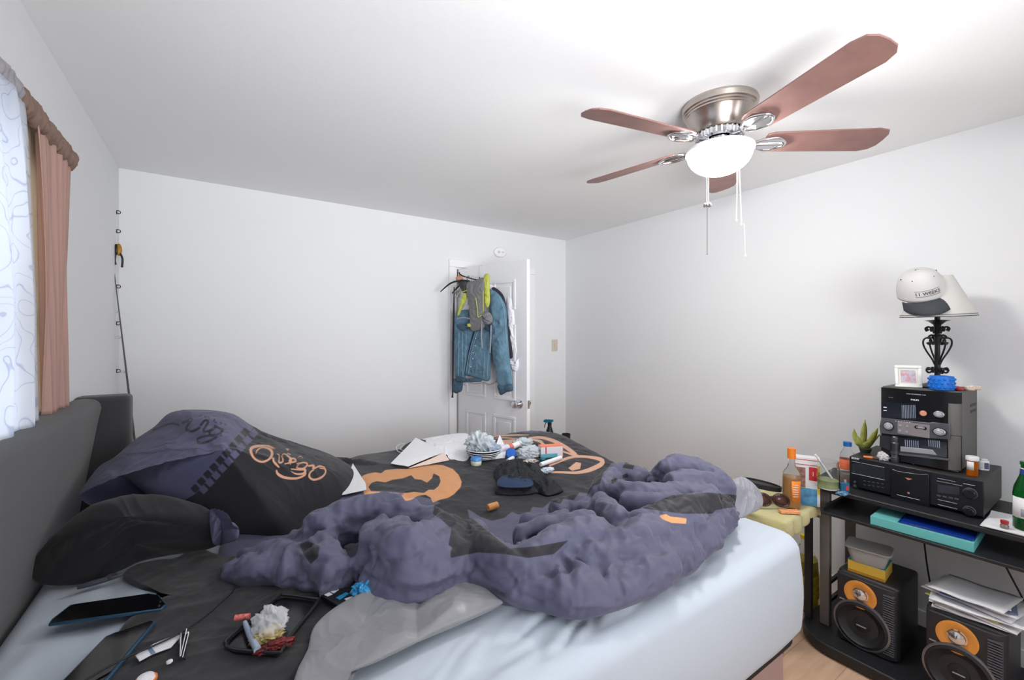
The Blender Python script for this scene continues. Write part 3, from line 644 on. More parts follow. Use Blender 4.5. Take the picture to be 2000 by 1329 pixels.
# ---------------------------------------------------------------- the open door
dplane_n = Vector((math.sin(R(-76)), -math.cos(R(-76)), 0))
door = empty('door_1', (1.692, 3.318, 0), R(-76), kind='structure')
W_, H_ = .765, 2.04
mb = MB(); mb.box(0, W_, 0, .035, .012, H_); mb.build('door_leaf', mat('white_door_paint', (232, 232, 235), .38), door, bevel=.002)
dpm = mat('white_door_paint', (232, 232, 235), .38)
for (x0, x1) in ((.11, .34), (.425, .655)):
    for (z0, z1) in ((.22, .86), (.98, 1.56), (1.67, 1.90)):
        mb = MB()
        for o in ((x0, x1, z0, z0+.022), (x0, x1, z1-.022, z1), (x0, x0+.022, z0+.0225, z1-.0225), (x1-.022, x1, z0+.0225, z1-.0225)):
            mb.box(o[0], o[1], -.009, 0, o[2], o[3])
        mb.box(x0+.05, x1-.05, -.006, 0, z0+.05, z1-.05)
        mb.build('door_panel', dpm, door, bevel=.004)
mb = MB(); KM = T(x=W_-.07, z=.965, rx=90)
mb.lathe([(.001, .0), (.033, 0), (.034, .006), (.012, .010), (.012, .035), (.026, .045), (.030, .058), (.024, .070), (.001, .073)], 32, KM); mb.build('door_knob', chrome, door)
mb = MB(); mb.lathe([(.001, 0), (.033, 0), (.034, .006), (.012, .010), (.012, .035), (.026, .045), (.030, .058), (.024, .070), (.001, .073)], 32, T(x=W_-.07, y=.035, z=.965, rx=-90)); mb.build('door_knob', chrome, door)
MB().box(W_, W_+.002, .006, .029, .935, .995).box(W_, W_+.010, .012, .023, .955, .975).build('latch_plate', nickel, door)
for z in (.25, 1.02, 1.80):
    mb = MB(); mb.cyl(.006, z, z+.09, 12, T(x=-.008, y=-.004)); mb.box(-.006, .03, -.003, 0, z, z+.09); mb.build('hinge', nickel, door)

# ---------------------------------------------------------------- clothes on the door
u = Vector((math.cos(R(-76)), math.sin(R(-76)), 0)); D0 = Vector((1.692, 3.318, 0))
GN = Vector((-.90, -.43, 0)).normalized()
hook = D0 + u*.27
rackh = empty('over_door_hook', (hook.x, hook.y, 0), R(-76), 'black metal hook hung over the top of the open door', 'hook')
mb = MB(); mb.box(-.006, .006, -.006, -.002, 1.93, 2.041).box(-.006, .006, -.006, .040, 2.0425, 2.046).box(-.006, .006, .037, .040, 1.96, 2.0425)
mb.build('strap', mat('white_hook', (220, 220, 222), .35), rackh)
mb = MB(); mb.tube([(0, -.004, 1.95), (0, -.02, 1.925), (0, -.12, 1.93), (0, -.21, 1.945), (0, -.225, 1.965)], .005, 8, sm=4); mb.build('hook_arm', mat('black_metal', (28, 28, 30)), rackh)
def gp(x, y, off): return onplane(x, y, hook + dplane_n*off, GN)
d3 = lambda L: [(870+u_*.2259, 500+v_*.2259) for u_, v_ in L]
def gar(name, pts, m, par, off, top=.03, bot=.012, wr=.006, wf=14, seed=1, nr=30, nt=160, label=None, **k):
    o = cushion(name, [gp(x, y, off) for x, y in d3(pts)], m, par, n=GN, top=top, bot=bot, wr=wr, wf=wf, seed=seed, nr=nr, nt=nt, warp=1.2, **k)
    if label: o['label'] = label
    return o
denim = mat('blue_denim', (92, 124, 144), .85, bump=.3, bscale=300, var=.28, vscale=16)
denimd = mat('dark_blue_denim', (66, 90, 108), .85, bump=.3, bscale=300, var=.2, vscale=16)
seamm = mat('denim_thread', (130, 165, 185), .8)
dark = mat('dark_garment', (44, 42, 56), .85, bump=.2, bscale=200)
whitec = mat('white_shirt_cotton', (226, 226, 234), .8, bump=.1, bscale=200)
def garment_root(name, label, cat, off): 
    p = hook + dplane_n*off; return empty(name, (0, 0, 0), 0, label, cat)
def hanger(par, off, m, w=.20, drop=.09, top=1.925):
    p = hook + dplane_n*off; tv = Vector((0, 0, 1)).cross(GN)*-1
    mb = MB(); H0 = Vector((p.x, p.y, top))
    mb.tube([H0 + Vector((0, 0, .012)) + tv*-.014, H0+Vector((0, 0, .020)), H0 + tv*.014 + Vector((0, 0, .008)), H0 + tv*.006 - Vector((0, 0, .015)), H0 - Vector((0, 0, .03))], .0022, 8, sm=4)
    mb.tube([H0 - Vector((0, 0, .03)) - tv*w - Vector((0, 0, drop)), H0 - Vector((0, 0, .045)) - tv*w*.5, H0 - Vector((0, 0, .03)), H0 - Vector((0, 0, .045)) + tv*w*.5, H0 - Vector((0, 0, .03)) + tv*w - Vector((0, 0, drop))], [.004, .007, .008, .007, .004], 8, sm=5)
    return mb.build('hanger', m, par)
blackpl = mat('black_plastic', (26, 26, 28), .4)
# white shirt, furthest back
g = garment_root('shirt', 'white long sleeved shirt hanging at the back of the clothes on the door', 'shirt', .04)
gar('shirt_body', [(380,240),(430,270),(520,330),(560,400),(560,600),(540,800),(560,980),(400,1110),(330,1100),(240,1110),(200,1090),(150,1080),(150,500),(200,420),(230,380),(300,300)], whitec, g, .045, top=.025, seed=4)
gar('sleeve', [(540,330),(570,350),(598,440),(612,560),(625,720),(640,860),(640,900),(600,925),(560,895),(575,840),(560,700),(545,560),(530,420)], whitec, g, .060, top=.03, seed=5)
gar('rolled_cuff', [(560,900),(600,915),(645,885),(640,950),(622,1000),(590,995),(570,960)], whitec, g, .075, top=.025, wr=.01, wf=25, seed=6)
hanger(g, .045, mat('clear_hanger', (210, 210, 215), .2), .2, .1)
# dark jacket
g = garment_root('dark_jacket', 'dark navy jacket squeezed between the denim jacket and the white shirt', 'jacket', .08)
gar('jacket_body', [(400,280),(430,275),(490,325),(520,400),(540,560),(565,700),(582,860),(565,890),(520,900),(470,880),(420,700),(390,500),(385,350)], dark, g, .088, top=.03, seed=7)
hanger(g, .085, chrome, .19, .09)
# denim jacket
g = garment_root('denim_jacket', 'faded blue denim jacket with open front hanging on the door', 'jacket', .12)
gar('front_panel', [(95,490),(140,470),(190,465),(215,470),(235,520),(245,640),(225,720),(205,800),(190,930),(170,1030),(172,1085),(130,1080),(90,1060),(82,980),(80,850),(78,700),(80,580)], denim, g, .13, top=.03, seed=8, label='left front panel')
gar('front_panel', [(260,640),(290,630),(330,600),(380,590),(400,640),(400,760),(392,900),(388,1010),(385,1070),(350,1085),(290,1062),(230,1045),(170,1028),(180,960),(200,860),(225,760)], denim, g, .145, top=.03, seed=9, label='right front panel')
gar('lining', [(215,480),(260,560),(300,620),(270,660),(235,740),(205,860),(195,960),(170,900),(180,700),(200,560)], denimd, g, .118, top=.01, seed=10)
gar('sleeve', [(385,420),(392,340),(410,300),(445,315),(490,370),(525,450),(535,600),(545,760),(560,920),(572,1040),(578,1120),(520,1150),(460,1120),(440,1000),(415,880),(398,700),(385,560)], denim, g, .155, top=.05, bot=.02, wr=.010, wf=9, seed=11)
gar('cuff', [(452,1118),(500,1122),(575,1112),(582,1165),(530,1180),(480,1205),(462,1165)], denimd, g, .165, top=.03, seed=12)
gar('sleeve', [(78,1060),(120,1085),(150,1080),(145,1160),(120,1180),(90,1190),(68,1170),(70,1100)], denimd, g, .115, top=.03, seed=13)
gar('hem_band', [(92,1040),(140,1050),(200,1062),(260,1058),(310,1068),(308,1088),(230,1092),(150,1094),(98,1085)], denimd, g, .150, top=.012, nt=120, seed=14)
gar('pocket_flap', [(105,590),(200,590),(203,620),(155,648),(108,625)], denimd, g, .168, top=.006, nt=80, nr=10, seed=15)
gar('pocket_flap', [(335,590),(395,580),(398,640),(360,650),(335,620)], denimd, g, .178, top=.006, nt=80, nr=10, seed=15)
mb = MB()
for L in ([(120,660),(115,800),(112,960),(115,1040)], [(150,660),(150,800),(150,960),(152,1045)], [(180,650),(178,800),(170,940),(160,1020)], [(285,640),(245,760),(215,900),(200,1020)], [(265,650),(225,770),(195,900),(180,1010)], [(340,830),(335,930),(332,1050)], [(370,830),(368,930),(366,1060)], [(470,350),(505,470),(520,620),(528,760)]):
    mb.tube([gp(x, y, .172 if x < 260 else .19) + GN*.001 for x, y in d3(L)], .0016, 5, sm=3)
mb.build('stitching', seamm, g)
for b_ in ((262,715),(258,780),(240,840),(238,890),(222,960)):
    MB().ball(.006, gp(*d3([b_])[0], .188), n=6).build('button', chrome, g)
gar('collar', [(385,290),(415,300),(460,340),(470,380),(430,400),(395,380)], denim, g, .165, top=.015, seed=16)
hanger(g, .13, blackpl, .16, .08)
# hydration vest
vestm = mat('grey_nylon', (112, 112, 114), .6, bump=.2, bscale=90); lime = mat('lime_mesh', (182, 188, 84), .6, bump=.3, bscale=200)
g = garment_root('running_vest', 'grey running vest with lime trim hanging in front of the denim jacket', 'vest', .2)
gar('back_panel', [(185,235),(260,210),(330,190),(345,260),(335,380),(338,480),(345,600),(310,640),(225,650),(215,560),(205,440),(188,340)], vestm, g, .215, top=.03, wr=.006, seed=20)
gar('shoulder_strap', [(335,170),(378,165),(382,260),(385,400),(365,450),(345,420),(338,300)], lime, g, .205, top=.02, seed=21)
gar('shoulder_strap', [(165,310),(185,320),(185,380),(150,440),(120,510),(105,515),(118,460),(140,370)], lime, g, .20, top=.015, seed=22)
gar('bottle_pocket', [(335,490),(375,485),(405,520),(408,565),(380,595),(345,590),(325,550)], mat('grey_mesh_pocket', (130, 130, 134), .6, bump=.8, bscale=120), g, .225, top=.03, wr=.012, wf=30, seed=23)
gar('back_flap', [(110,230),(150,215),(185,215),(190,290),(170,330),(140,300)], mat('dark_nylon', (50, 52, 54), .6), g, .205, top=.015, seed=24)
for L in ([(262,362),(270,420),(278,480),(282,530),(295,525),(320,510)], [(325,300),(328,480)], [(150,310),(185,300)]):
    mb = MB(); mb.tube([gp(x, y, .252) for x, y in d3(L)], .0035, 6, sm=3); mb.build('lime_piping', lime, g)
gar('lime_tab', [(190,590),(220,585),(222,612),(195,615)], lime, g, .23, top=.006, nt=40, nr=6)
gar('lime_tab', [(215,530),(240,525),(240,548),(218,550)], lime, g, .23, top=.006, nt=40, nr=6)
mb = MB()
for L in ([(315,560),(312,700),(318,800)], [(395,600),(392,720),(385,840)], [(100,545),(160,535),(215,545)]): mb.tube([gp(x, y, .235) for x, y in d3(L)], .005, 6, sm=3)
mb.build('loose_strap', mat('grey_webbing', (140, 145, 155), .7), g)
hanger(g, .21, blackpl, .20, .075, 1.93)
MB().ball(.03, gp(*d3([(122,195)])[0], .20), (1, 1, .7), n=10).build('brush_head', mat('tan_bristles', (206, 150, 122), .9, bump=1, bscale=200), tg := empty('hanging_brush', (0, 0, 0), 0, 'small tan brush with dark handle hanging left of the running vest', 'brush'))
mb = MB(); mb.tube([gp(*d3([(125,215)])[0], .20), gp(*d3([(150,260)])[0], .20), gp(*d3([(175,320)])[0], .20)], [.012, .016, .012], 10); mb.build('brush_handle', blackpl, tg)
# umbrella-like sticks hanging beside the door frame
mb = MB(); pts = [gp(x, y, .10) for x, y in d3([(75,270),(72,500),(66,800),(62,1200),(60,1225)])]
mb.tube(pts, [.004, .008, .008, .006, .01], 8); o = mb.build('lanyard', mat('black_webbing', (38, 36, 40), .6), None); tag(o, 'long black strap hanging at the hinge side of the door', 'strap')

# ---------------------------------------------------------------- small things on the walls
sd = empty('smoke_detector', (2.12, YB, 2.232), 0, 'white oval smoke alarm on the wall above the door', 'smoke alarm')
mb = MB(); mb.prism(circ(.062, 40, ry=.045), 0, .028, T(rx=90)); mb.build('cover', mat('white_abs', (240, 240, 240), .4), sd, bevel=.01, seg=3)
mb = MB(); mb.cyl(.012, .028, .032, 20, T(rx=90, x=-.02)); mb.box(.01, .035, -.031, -.028, -.004, .006); mb.build('test_button', mat('light_grey_abs', (205, 205, 208), .4), sd)
sw = empty('light_switch', (2.773, YB, 1.378), 0, 'beige light switch plate on the back wall near the corner', 'light switch')
MB().box(-.036, .036, -.005, 0, -.058, .058).build('switch_plate', mat('beige_switch', (205, 192, 174), .5), sd if 0 else sw, bevel=.002)
MB().box(-.005, .005, -.016, -.005, -.004, .014).build('toggle', mat('beige_toggle', (220, 208, 190), .4), sw)

# ---------------------------------------------------------------- curtains
def curtain(name, y0, y1, z0, z1, xw, nf, amp, m, label, cat='curtain', flare=0, y0b=None, y1b=None, seed=0, parent=None, nz=60):
    ny = int(nf*18)+40; V = []
    for i in range(nz+1):
        t = i/nz; z = z1 + (z0-z1)*t; ya = y0 + ((y0b if y0b is not None else y0)-y0)*min(1, t*1.6)**.7; yb = y1 + ((y1b if y1b is not None else y1)-y1)*min(1, t*1.6)**.7
        s = np.linspace(0, 1, ny+1); Y = ya + (yb-ya)*s
        X = xw + amp*(.6+.4*t)*(np.sin(s*nf*2*np.pi + .8*np.sin(3*t+seed)) + .4*np.sin(s*nf*4.6*np.pi+seed+t))
        V.append(np.column_stack([X, Y, np.full(ny+1, z)]))
    V = np.concatenate(V); F = []
    i, j = np.meshgrid(np.arange(nz), np.arange(ny), indexing='ij'); a = i*(ny+1)+j; F = np.stack([a, a+1, a+ny+2, a+ny+1], -1).reshape(-1, 4)
    o = npmesh(name, V, F, m, parent); s = o.modifiers.new('s', 'SOLIDIFY'); s.thickness = .0012
    if label: tag(o, label, cat)
    return o
def sheer_mat():
    m = bpy.data.materials.new('patterned_sheer'); m.use_nodes = True; nt = m.node_tree; nt.nodes.clear(); N = nt.nodes.new; L = nt.links.new
    out = N('ShaderNodeOutputMaterial'); d = N('ShaderNodeBsdfDiffuse'); t = N('ShaderNodeBsdfTranslucent'); tr = N('ShaderNodeBsdfTransparent'); m1 = N('ShaderNodeMixShader'); m2 = N('ShaderNodeMixShader')
    tc = N('ShaderNodeTexCoord'); mp = N('ShaderNodeMapping'); mp.inputs['Scale'].default_value = (0, 1, 1); n = N('ShaderNodeTexNoise'); n.inputs['Scale'].default_value = 5; n.inputs['Detail'].default_value = 2.2
    wv = N('ShaderNodeMath'); wv.operation = 'SINE'; mu = N('ShaderNodeMath'); mu.operation = 'MULTIPLY'; mu.inputs[1].default_value = 85
    r = N('ShaderNodeValToRGB'); r.color_ramp.elements[0].position = .0; r.color_ramp.elements[0].color = lin((234, 238, 246)); r.color_ramp.elements[1].position = .93; r.color_ramp.elements[1].color = lin((234, 238, 246))
    e = r.color_ramp.elements.new(1.0); e.color = lin((206, 212, 228))
    L(tc.outputs['Object'], mp.inputs[0]); L(mp.outputs[0], n.inputs[0]); L(n.outputs[0], mu.inputs[0]); L(mu.outputs[0], wv.inputs[0]); L(wv.outputs[0], r.inputs[0])
    L(r.outputs[0], d.inputs[0]); L(r.outputs[0], t.inputs[0]); m1.inputs[0].default_value = .62; L(d.outputs[0], m1.inputs[1]); L(t.outputs[0], m1.inputs[2]); m2.inputs[0].default_value = .12
    L(m1.outputs[0], m2.inputs[1]); L(tr.outputs[0], m2.inputs[2]); L(m2.outputs[0], out.inputs[0]); return m
brown = mat('dusty_brown_cloth', (184, 150, 140), .85, transl=.12, bump=.1, bscale=300)
cream = mat('cream_lining', (236, 224, 206), .85, transl=.45)
curtain('curtain_lining', 1.60, 2.085, 1.238, 2.085, -.452, 5, .004, cream, 'cream curtain lining behind the brown curtain', seed=2)
bc_ = empty('brown_curtain', (-.42, 1.9, 2.09), 0, 'dusty brown curtain gathered at the right end of the window rod', 'curtain')
o = curtain('curtain_panel', 1.74, 2.10, 1.238, 2.06, -.425, 5, .012, brown, None, y0b=1.815, y1b=2.035, seed=1, parent=bc_); o.matrix_parent_inverse = Matrix.Translation(-bc_.location)
def ruffle(name, y0, y1, z, m, parent=None, label=None):
    pts = []; n = int((y1-y0)*420)
    V = []; rows = 14
    s = np.linspace(0, 1, n+1); Y = y0+(y1-y0)*s
    for i in range(rows):
        a = i/rows*2*np.pi; rr = .026 + .010*noise(Y*30, np.full(n+1, i*.8), 5) + .006*np.sin(Y*190+i)
        V.append(np.column_stack([-.425 + rr*.7*np.cos(a), Y, z + (.030*np.sin(a))*(1+.35*noise(Y*45, np.full(n+1, 1.+math.sin(a)), 6))*1.1]))
    V = np.stack(V, 1).reshape(-1, 3); i, j = np.meshgrid(np.arange(n), np.arange(rows), indexing='ij'); a = i*rows+j; b = i*rows+(j+1) % rows
    F = np.stack([a, b, b+rows, a+rows], -1).reshape(-1, 4); o = npmesh(name, V, F, m, parent)
    if parent: o.matrix_parent_inverse = Matrix.Translation(-parent.location)
    return o
ruffle('gathered_header', 1.60, 2.115, 2.085, mat('brown_header_cloth', (128, 106, 94), .9), bc_)
sc_ = empty('sheer_curtain', (-.41, .8, 2.09), 0, 'white patterned sheer curtain glowing in front of the window', 'curtain')
sm_ = sheer_mat()
o = curtain('curtain_panel', .1, 1.60, 1.238, 2.06, -.405, 11, .010, sm_, None, y1b=1.715, seed=3, parent=sc_); o.matrix_parent_inverse = Matrix.Translation(-sc_.location)
ruffle('gathered_header', .1, 1.60, 2.085, mat('grey_sheer_header', (150, 148, 152), .9), sc_)
rod = empty('curtain_rod', (-.44, 1.1, 2.09), 0, 'thin white curtain rod running through the gathered headers', 'curtain rod')
mb = MB(); mb.tube([(.015, -1.0, 0), (.015, 1.012, 0)], .006, 10); mb.build('pole', trimm, rod)
mb = MB(); mb.box(-.034, .015, 1.0, 1.012, -.01, .01); mb.build('bracket', trimm, rod)

# ---------------------------------------------------------------- fishing rods in the corner
def wall_pt(x, y, Y=3.27): 
    d = ray(x, y); k = Y/d.y; return Vector((0, 0, CAMH)) + d*k
fr = empty('fishing_rod', (0, 0, 0), 0, 'white fishing rod with black guides standing upright in the corner', 'fishing rod', 'fishing rods in the corner')
a = wall_pt(227, 412); b = wall_pt(226, 770); e = a + (b-a)*((a.z-.02)/(a.z-b.z))
mb = MB(); mb.tube([a, e], [.0022, .006], 8); mb.build('blank', mat('white_rod', (232, 232, 234), .35), fr)
for y in (415, 452, 560, 632, 725):
    p = wall_pt(226.5, y); mb = MB(); mb.cyl(.005, -.012, .012, 8, Matrix.Translation(p)); mb.tube([(p.x+.012+.009*math.cos(q), p.y-.01, p.z+.009*math.sin(q)) for q in np.linspace(0, 6.28, 12)[:-1]], .0022, 6, closed=True); mb.build('guide', blackpl, fr)
mb = MB(); mb.cyl(.014, -.02, .3, 12, Matrix.Translation((e.x, e.y, .04))); mb.build('grip', mat('cork_grip', (170, 130, 90), .9), fr)
fr = empty('fishing_rod', (0, 0, 0), 0, 'thin dark fishing rod leaning diagonally beside the white one', 'fishing rod', 'fishing rods in the corner')
a = wall_pt(222, 522, 3.22); b = wall_pt(252, 770, 3.22); e = a + (b-a)*((a.z-.02)/(a.z-b.z))
mb = MB(); mb.tube([a, b, e], [.0018, .005, .007], 8); mb.build('blank', mat('grey_rod', (82, 82, 86), .4), fr)
for t in (.12, .35, .55, .82):
    p = a + (b-a)*t; mb = MB(); mb.tube([(p.x-.018+.014*math.cos(q), p.y-.005, p.z+.006*math.sin(q)) for q in np.linspace(0, 6.28, 12)[:-1]], .0015, 6, closed=True); mb.build('guide', chrome, fr)
# gripper tool hooked on the rod
gt = empty('fish_gripper', (0, 0, 0), 0, 'small yellow and black gripper tool clipped high on the white fishing rod', 'tool')
p = wall_pt(232, 488, 3.23); mb = MB(Matrix.Translation(p)); mb.ball(.02, (0, 0, 0), (.7, .6, 1.7), n=12); mb.build('handle', mat('amber_plastic', (170, 120, 20), .3), gt)
mb = MB(Matrix.Translation(p)); mb.ball(.017, (-.010, -.004, 0), (.6, .6, 1.8), n=12); mb.tube([(-.012, -.003, -.02), (-.016, -.003, -.06), (-.012, -.003, -.085)], .005, 8, sm=3); mb.tube([(.006, -.003, -.02), (.016, -.003, -.05), (.014, -.003, -.098)], .005, 8, sm=3); mb.build('jaw', blackpl, gt)
# ---------------------------------------------------------------- stereo rack by the right wall
rackm = mat('dark_rack_laminate', (36, 36, 39), .45, bump=.06, bscale=400); rackpost = mat('grey_rack_metal', (108, 103, 99), .4)
rk = empty('media_rack', (2.6, .45, 0), 0, 'black media rack with rounded shelves along the right wall', 'rack')
RM = Matrix.Translation(-rk.location)
def rp(name, mb, m=rackm, **k): mb.M = RM; return mb
def shelf_outline(x0, x1, y0, y1, r, n=10):
    P = [(x1, y0), (x1, y1-.05), (x1-.05, y1)]
    for i in range(n+1): a = R(90+90*i/n); P.append((x0+r+r*math.cos(a), y1-r+r*math.sin(a)))
    P.append((x0, y0)); return P
mb = MB(RM); mb.prism(shelf_outline(2.40, 2.87, -.12, .985, .16), .722, .744); mb.build('top_shelf', rackm, rk, bevel=.004)
mb = MB(RM); mb.box(2.345, 2.72, -.12, .875, .636, .650); mb.build('pullout_tray', rackm, rk, bevel=.003)
mb = MB(RM); mb.box(2.345, 2.72, .862, .875, .6505, .668); mb.build('tray_rim', rackm, rk)
mb = MB(RM); mb.prism(shelf_outline(2.30, 2.84, -.12, .985, .16), .012, .058); mb.build('base_shelf', rackm, rk, bevel=.006)
for (x, y) in ((2.47, .90), (2.78, .90), (2.47, -.08), (2.78, -.08)):
    mb = MB(RM); mb.box(x-.016, x+.016, y-.02, y+.02, .0585, .7215); mb.build('post', rackpost, rk, bevel=.003)
mb = MB(RM); mb.box(2.475, 2.775, .893, .907, .24, .256); mb.build('side_bar', rackm, rk)
mb = MB(RM); mb.box(2.475, 2.775, .893, .907, .15, .166); mb.build('side_bar', rackm, rk)
mb = MB(RM); mb.box(2.775, 2.785, .62, .88, .615, .635).box(2.775, 2.785, .62, .88, .54, .57).box(2.775, 2.785, .80, .88, .57, .615).box(2.775, 2.785, -.06, .62, .54, .635)
for i in range(14):
    y = .625+.0128*i; mb.box(2.778, 2.782, y, y+.007, .57, .615)
for i in range(4): mb.box(2.778, 2.782, .62, .80, .575+.011*i, .579+.011*i)
mb.build('perforated_back_panel', rackm, rk)

def on_front(origin, rz):
    """local frame of a box whose front-left-bottom corner is origin, and a lookup from the photo to its front"""
    M = Matrix.Translation(origin) @ Matrix.Rotation(R(rz), 4, 'Z'); Mi = M.inverted(); n = (M.to_3x3() @ Vector((0, -1, 0)))
    def L(x, y):
        p = Mi @ onplane(x, y, origin, n); return p.x, p.z
    return L
def plate(mb, pts, y0, y1): return mb.add([(x, y0, z) for x, z in pts] + [(x, y1, z) for x, z in pts], [tuple(range(len(pts))), tuple(range(len(pts), 2*len(pts)))[::-1]] + [(i, i+len(pts), (i+1) % len(pts)+len(pts), (i+1) % len(pts)) for i in range(len(pts))])
def disc(mb, x, z, r, y0, y1, n=28, sx=1): return plate(mb, [(x+r*sx*math.cos(2*PI*i/n), z+r*math.sin(2*PI*i/n)) for i in range(n)], y0, y1)
blk = mat('glossy_black_plastic', (20, 21, 25), .22); blkm = mat('matt_black_metal', (44, 43, 42), .5, bump=.05, bscale=500)
silver = mat('silver_plastic', (176, 176, 182), .3, metal=.5); dsilver = mat('dark_silver_plastic', (96, 96, 102), .35, metal=.4); whitep = mat('white_print', (225, 225, 228), .5)
glassd = mat('smoked_window', (30, 34, 42), .08, coat=.5)

# ---- mini hi-fi
PO = Vector((2.55, .708, .9035)); st = empty('mini_stereo', PO, R(-90), 'tall black mini stereo with silver dials standing on the wide disc changer', 'stereo')
PL = on_front(PO, -90); q = lambda u_, v_: PL(1700+u_/8.305, 750+v_/8.305)
PW, PH, PD = .262, .333, .30
MB().box(0, PW, .02, PD, .006, PH).build('case', mat('grey_stereo_case', (84, 82, 79), .5, bump=.05, bscale=400), st, bevel=.004)
mb = MB(); mb.prism([(0, .0205), (.0, .004), (.02, -.004), (.21, -.006), (.245, .002), (PW, .0205)], .002, PH-.004); mb.build('front', blk, st, smooth=30)
mb = MB(); mb.prism([(.226, -.005), (.245, .0015), (.2615, .020), (.2615, .022), (.226, .022)], .004, .006+.142); mb.build('side_pillar', mat('grey_pillar', (92, 90, 89), .3), st, smooth=30)
mb = MB(); mb.prism([(.226, -.0055), (.245, .001), (.2618, .0195), (.2618, .022), (.226, .022)], .150, PH-.05); mb.build('side_pillar', mat('grey_pillar', (92, 90, 89)), st, smooth=30)
mb = MB(); plate(mb, [q(190,545), q(960,630), q(1020,620), q(1300,650), q(1310,900), q(960,880), q(170,800), q(160,690)], -.012, -.002); mb.build('control_panel', dsilver, st, bevel=.002)
mb = MB(); plate(mb, [q(455,600), q(975,665), q(975,880), q(455,800)], -.0145, -.011); mb.build('button_plate', mat('pinkish_silver', (150, 142, 146), .35, metal=.3), st, bevel=.001)
mb = MB(); plate(mb, [q(200,300), q(750,330), q(750,590), q(190,540)], -.009, -.003); mb.build('display', glassd, st)
mb = MB()
for i in range(9):
    x0 = 520+i*26; plate(mb, [q(x0,345), q(x0+10,346), q(x0+14,555), q(x0+4,555)], -.0098, -.0088)
mb.build('display_bars', mat('display_grey_blue', (140, 150, 168), .3), st)
for (u_, v_, r, sx) in ((310,680,.0165,1), (1140,775,.0150,1.30), (1130,490,.0135,1.3)):
    x, z = q(u_, v_); mb = MB(); disc(mb, x, z, r*1.18, -.0155, -.006, sx=sx); mb.build('dial_ring', blk, st, bevel=.001); mb = MB(); disc(mb, x, z, r, -.022, -.01, sx=sx); mb.build('dial', silver, st, bevel=.003)
    mb = MB(); disc(mb, x, z, r*.55, -.0245, -.02, sx=sx); mb.build('dial_centre', mat('pale_silver', (200, 200, 204), .3, metal=.4), st, bevel=.001)
x, z = q(870, 475); mb = MB(); disc(mb, x, z, .0145, -.012, -.006); mb.build('dial_ring', blk, st); mb = MB(); disc(mb, x, z, .0118, -.016, -.008); mb.build('orange_button', mat('peach_button', (214, 152, 126), .35), st, bevel=.002, label='round peach coloured button')
for (u_, v_) in ((497,672), (610,688), (492,760), (603,777)):
    x, z = q(u_, v_); mb = MB(); disc(mb, x, z, .0048, -.018, -.012, 16); mb.build('round_button', silver, st, bevel=.001)
for (u_, v_) in ((250,380), (250,430)):
    x, z = q(u_, v_); MB().box(x-.006, x+.006, -.012, -.006, z-.002, z+.002).build('button', whitep, st, bevel=.001)
mb = MB()
for i in range(6): x, z = q(430+i*45, 602+i*4); mb.box(x-.0016, x+.0016, -.016, -.010, z-.001, z+.001)
mb.build('preset_marks', whitep, st)
x, z = q(830, 705); mb = MB(); disc(mb, x-.013, z, .007, -.0165, -.013, 18); disc(mb, x+.013, z-.001, .007, -.0165, -.013, 18); mb.build('tape_key_well', blk, st); MB().box(x-.014, x+.014, -.019, -.015, z-.0028, z+.0028).build('tape_key', silver, st, bevel=.001)
mb = MB(); plate(mb, [q(165,830), q(1250,950), q(1250,1190), q(470,1130), q(160,1010)], -.010, -.003); mb.build('cassette_window', glassd, st)
mb = MB()
for a_, b_ in ((570, 7), (950, 6)):
    for i in range(b_): x0 = a_+i*34; plate(mb, [q(x0,905+i*3), q(x0+14,906+i*3), q(x0+18,1010+i*6), q(x0+6,1010+i*6)], -.0108, -.0098)
mb.build('window_bars', mat('display_grey_blue', (140, 150, 168)), st)
mb = MB(); plate(mb, [q(500,1010), q(1020,1065), q(1090,1150), q(500,1090)], -.0125, -.009); mb.build('cassette_door_trim', silver, st, bevel=.001)
mb = MB(); plate(mb, [q(470,1120), q(1300,1210), q(1300,1245), q(470,1150)], -.0125, -.006); mb.build('lower_trim', dsilver, st, bevel=.001)
def on_plate(lbl, s, size, origin_xy, par, y, m=whitep, **k):
    return text(lbl, s, size, m, par, Matrix.Translation((origin_xy[0], y, origin_xy[1])) @ FRONT, **k)
on_plate('brand_lettering', 'PHILIPS', .0085, q(728,262), st, -.0068, bold=.0002)
on_plate('top_lettering', '5 DISC CD CHANGER  3 CD', .0052, q(745,172), st, -.0064)
on_plate('small_lettering', 'DIGITAL', .0045, q(340,222), st, -.0062, m=silver)
for z in (.262, .236): MB().box(PW, PW+.0012, .17, .27, z-.006, z+.006).build('vent_slot', mat('slot_shadow_plastic', (60, 59, 57), .7), st)

# ---- disc changer
SO = Vector((2.50, .813, .7447)); SR = -90; cd_ = empty('disc_changer', SO, R(SR), 'wide black disc changer on the top shelf of the media rack', 'disc changer')
SL = on_front(SO, SR); q = lambda u_, v_: SL(1640+u_/6.667, 880+v_/6.667)
SW, SH, SD = .44, .152, .36
MB().box(0, SW, .012, SD, .012, SH).build('case', blkm, cd_, bevel=.003)
for x in (.04, .39):
    for y in (.05, .32): MB().cyl(.015, 0, .0118, 16, T(x=x, y=y)).build('foot', blk, cd_)
MB().box(-.0005, SW+.0005, 0, .0118, .010, SH-.001).build('front', mat('black_front_panel', (24, 26, 32), .3), cd_, bevel=.003)
mb = MB(); plate(mb, [q(690,235), q(760,265), q(1040,305), q(1150,300), q(1175,320), q(1180,740), q(665,640), q(672,260)], -.009, 0); mb.build('disc_door', blk, cd_, bevel=.003)
mb = MB(); plate(mb, [q(165,160), q(590,225), q(590,380), q(160,300)], -.002, 0); mb.build('display', glassd, cd_)
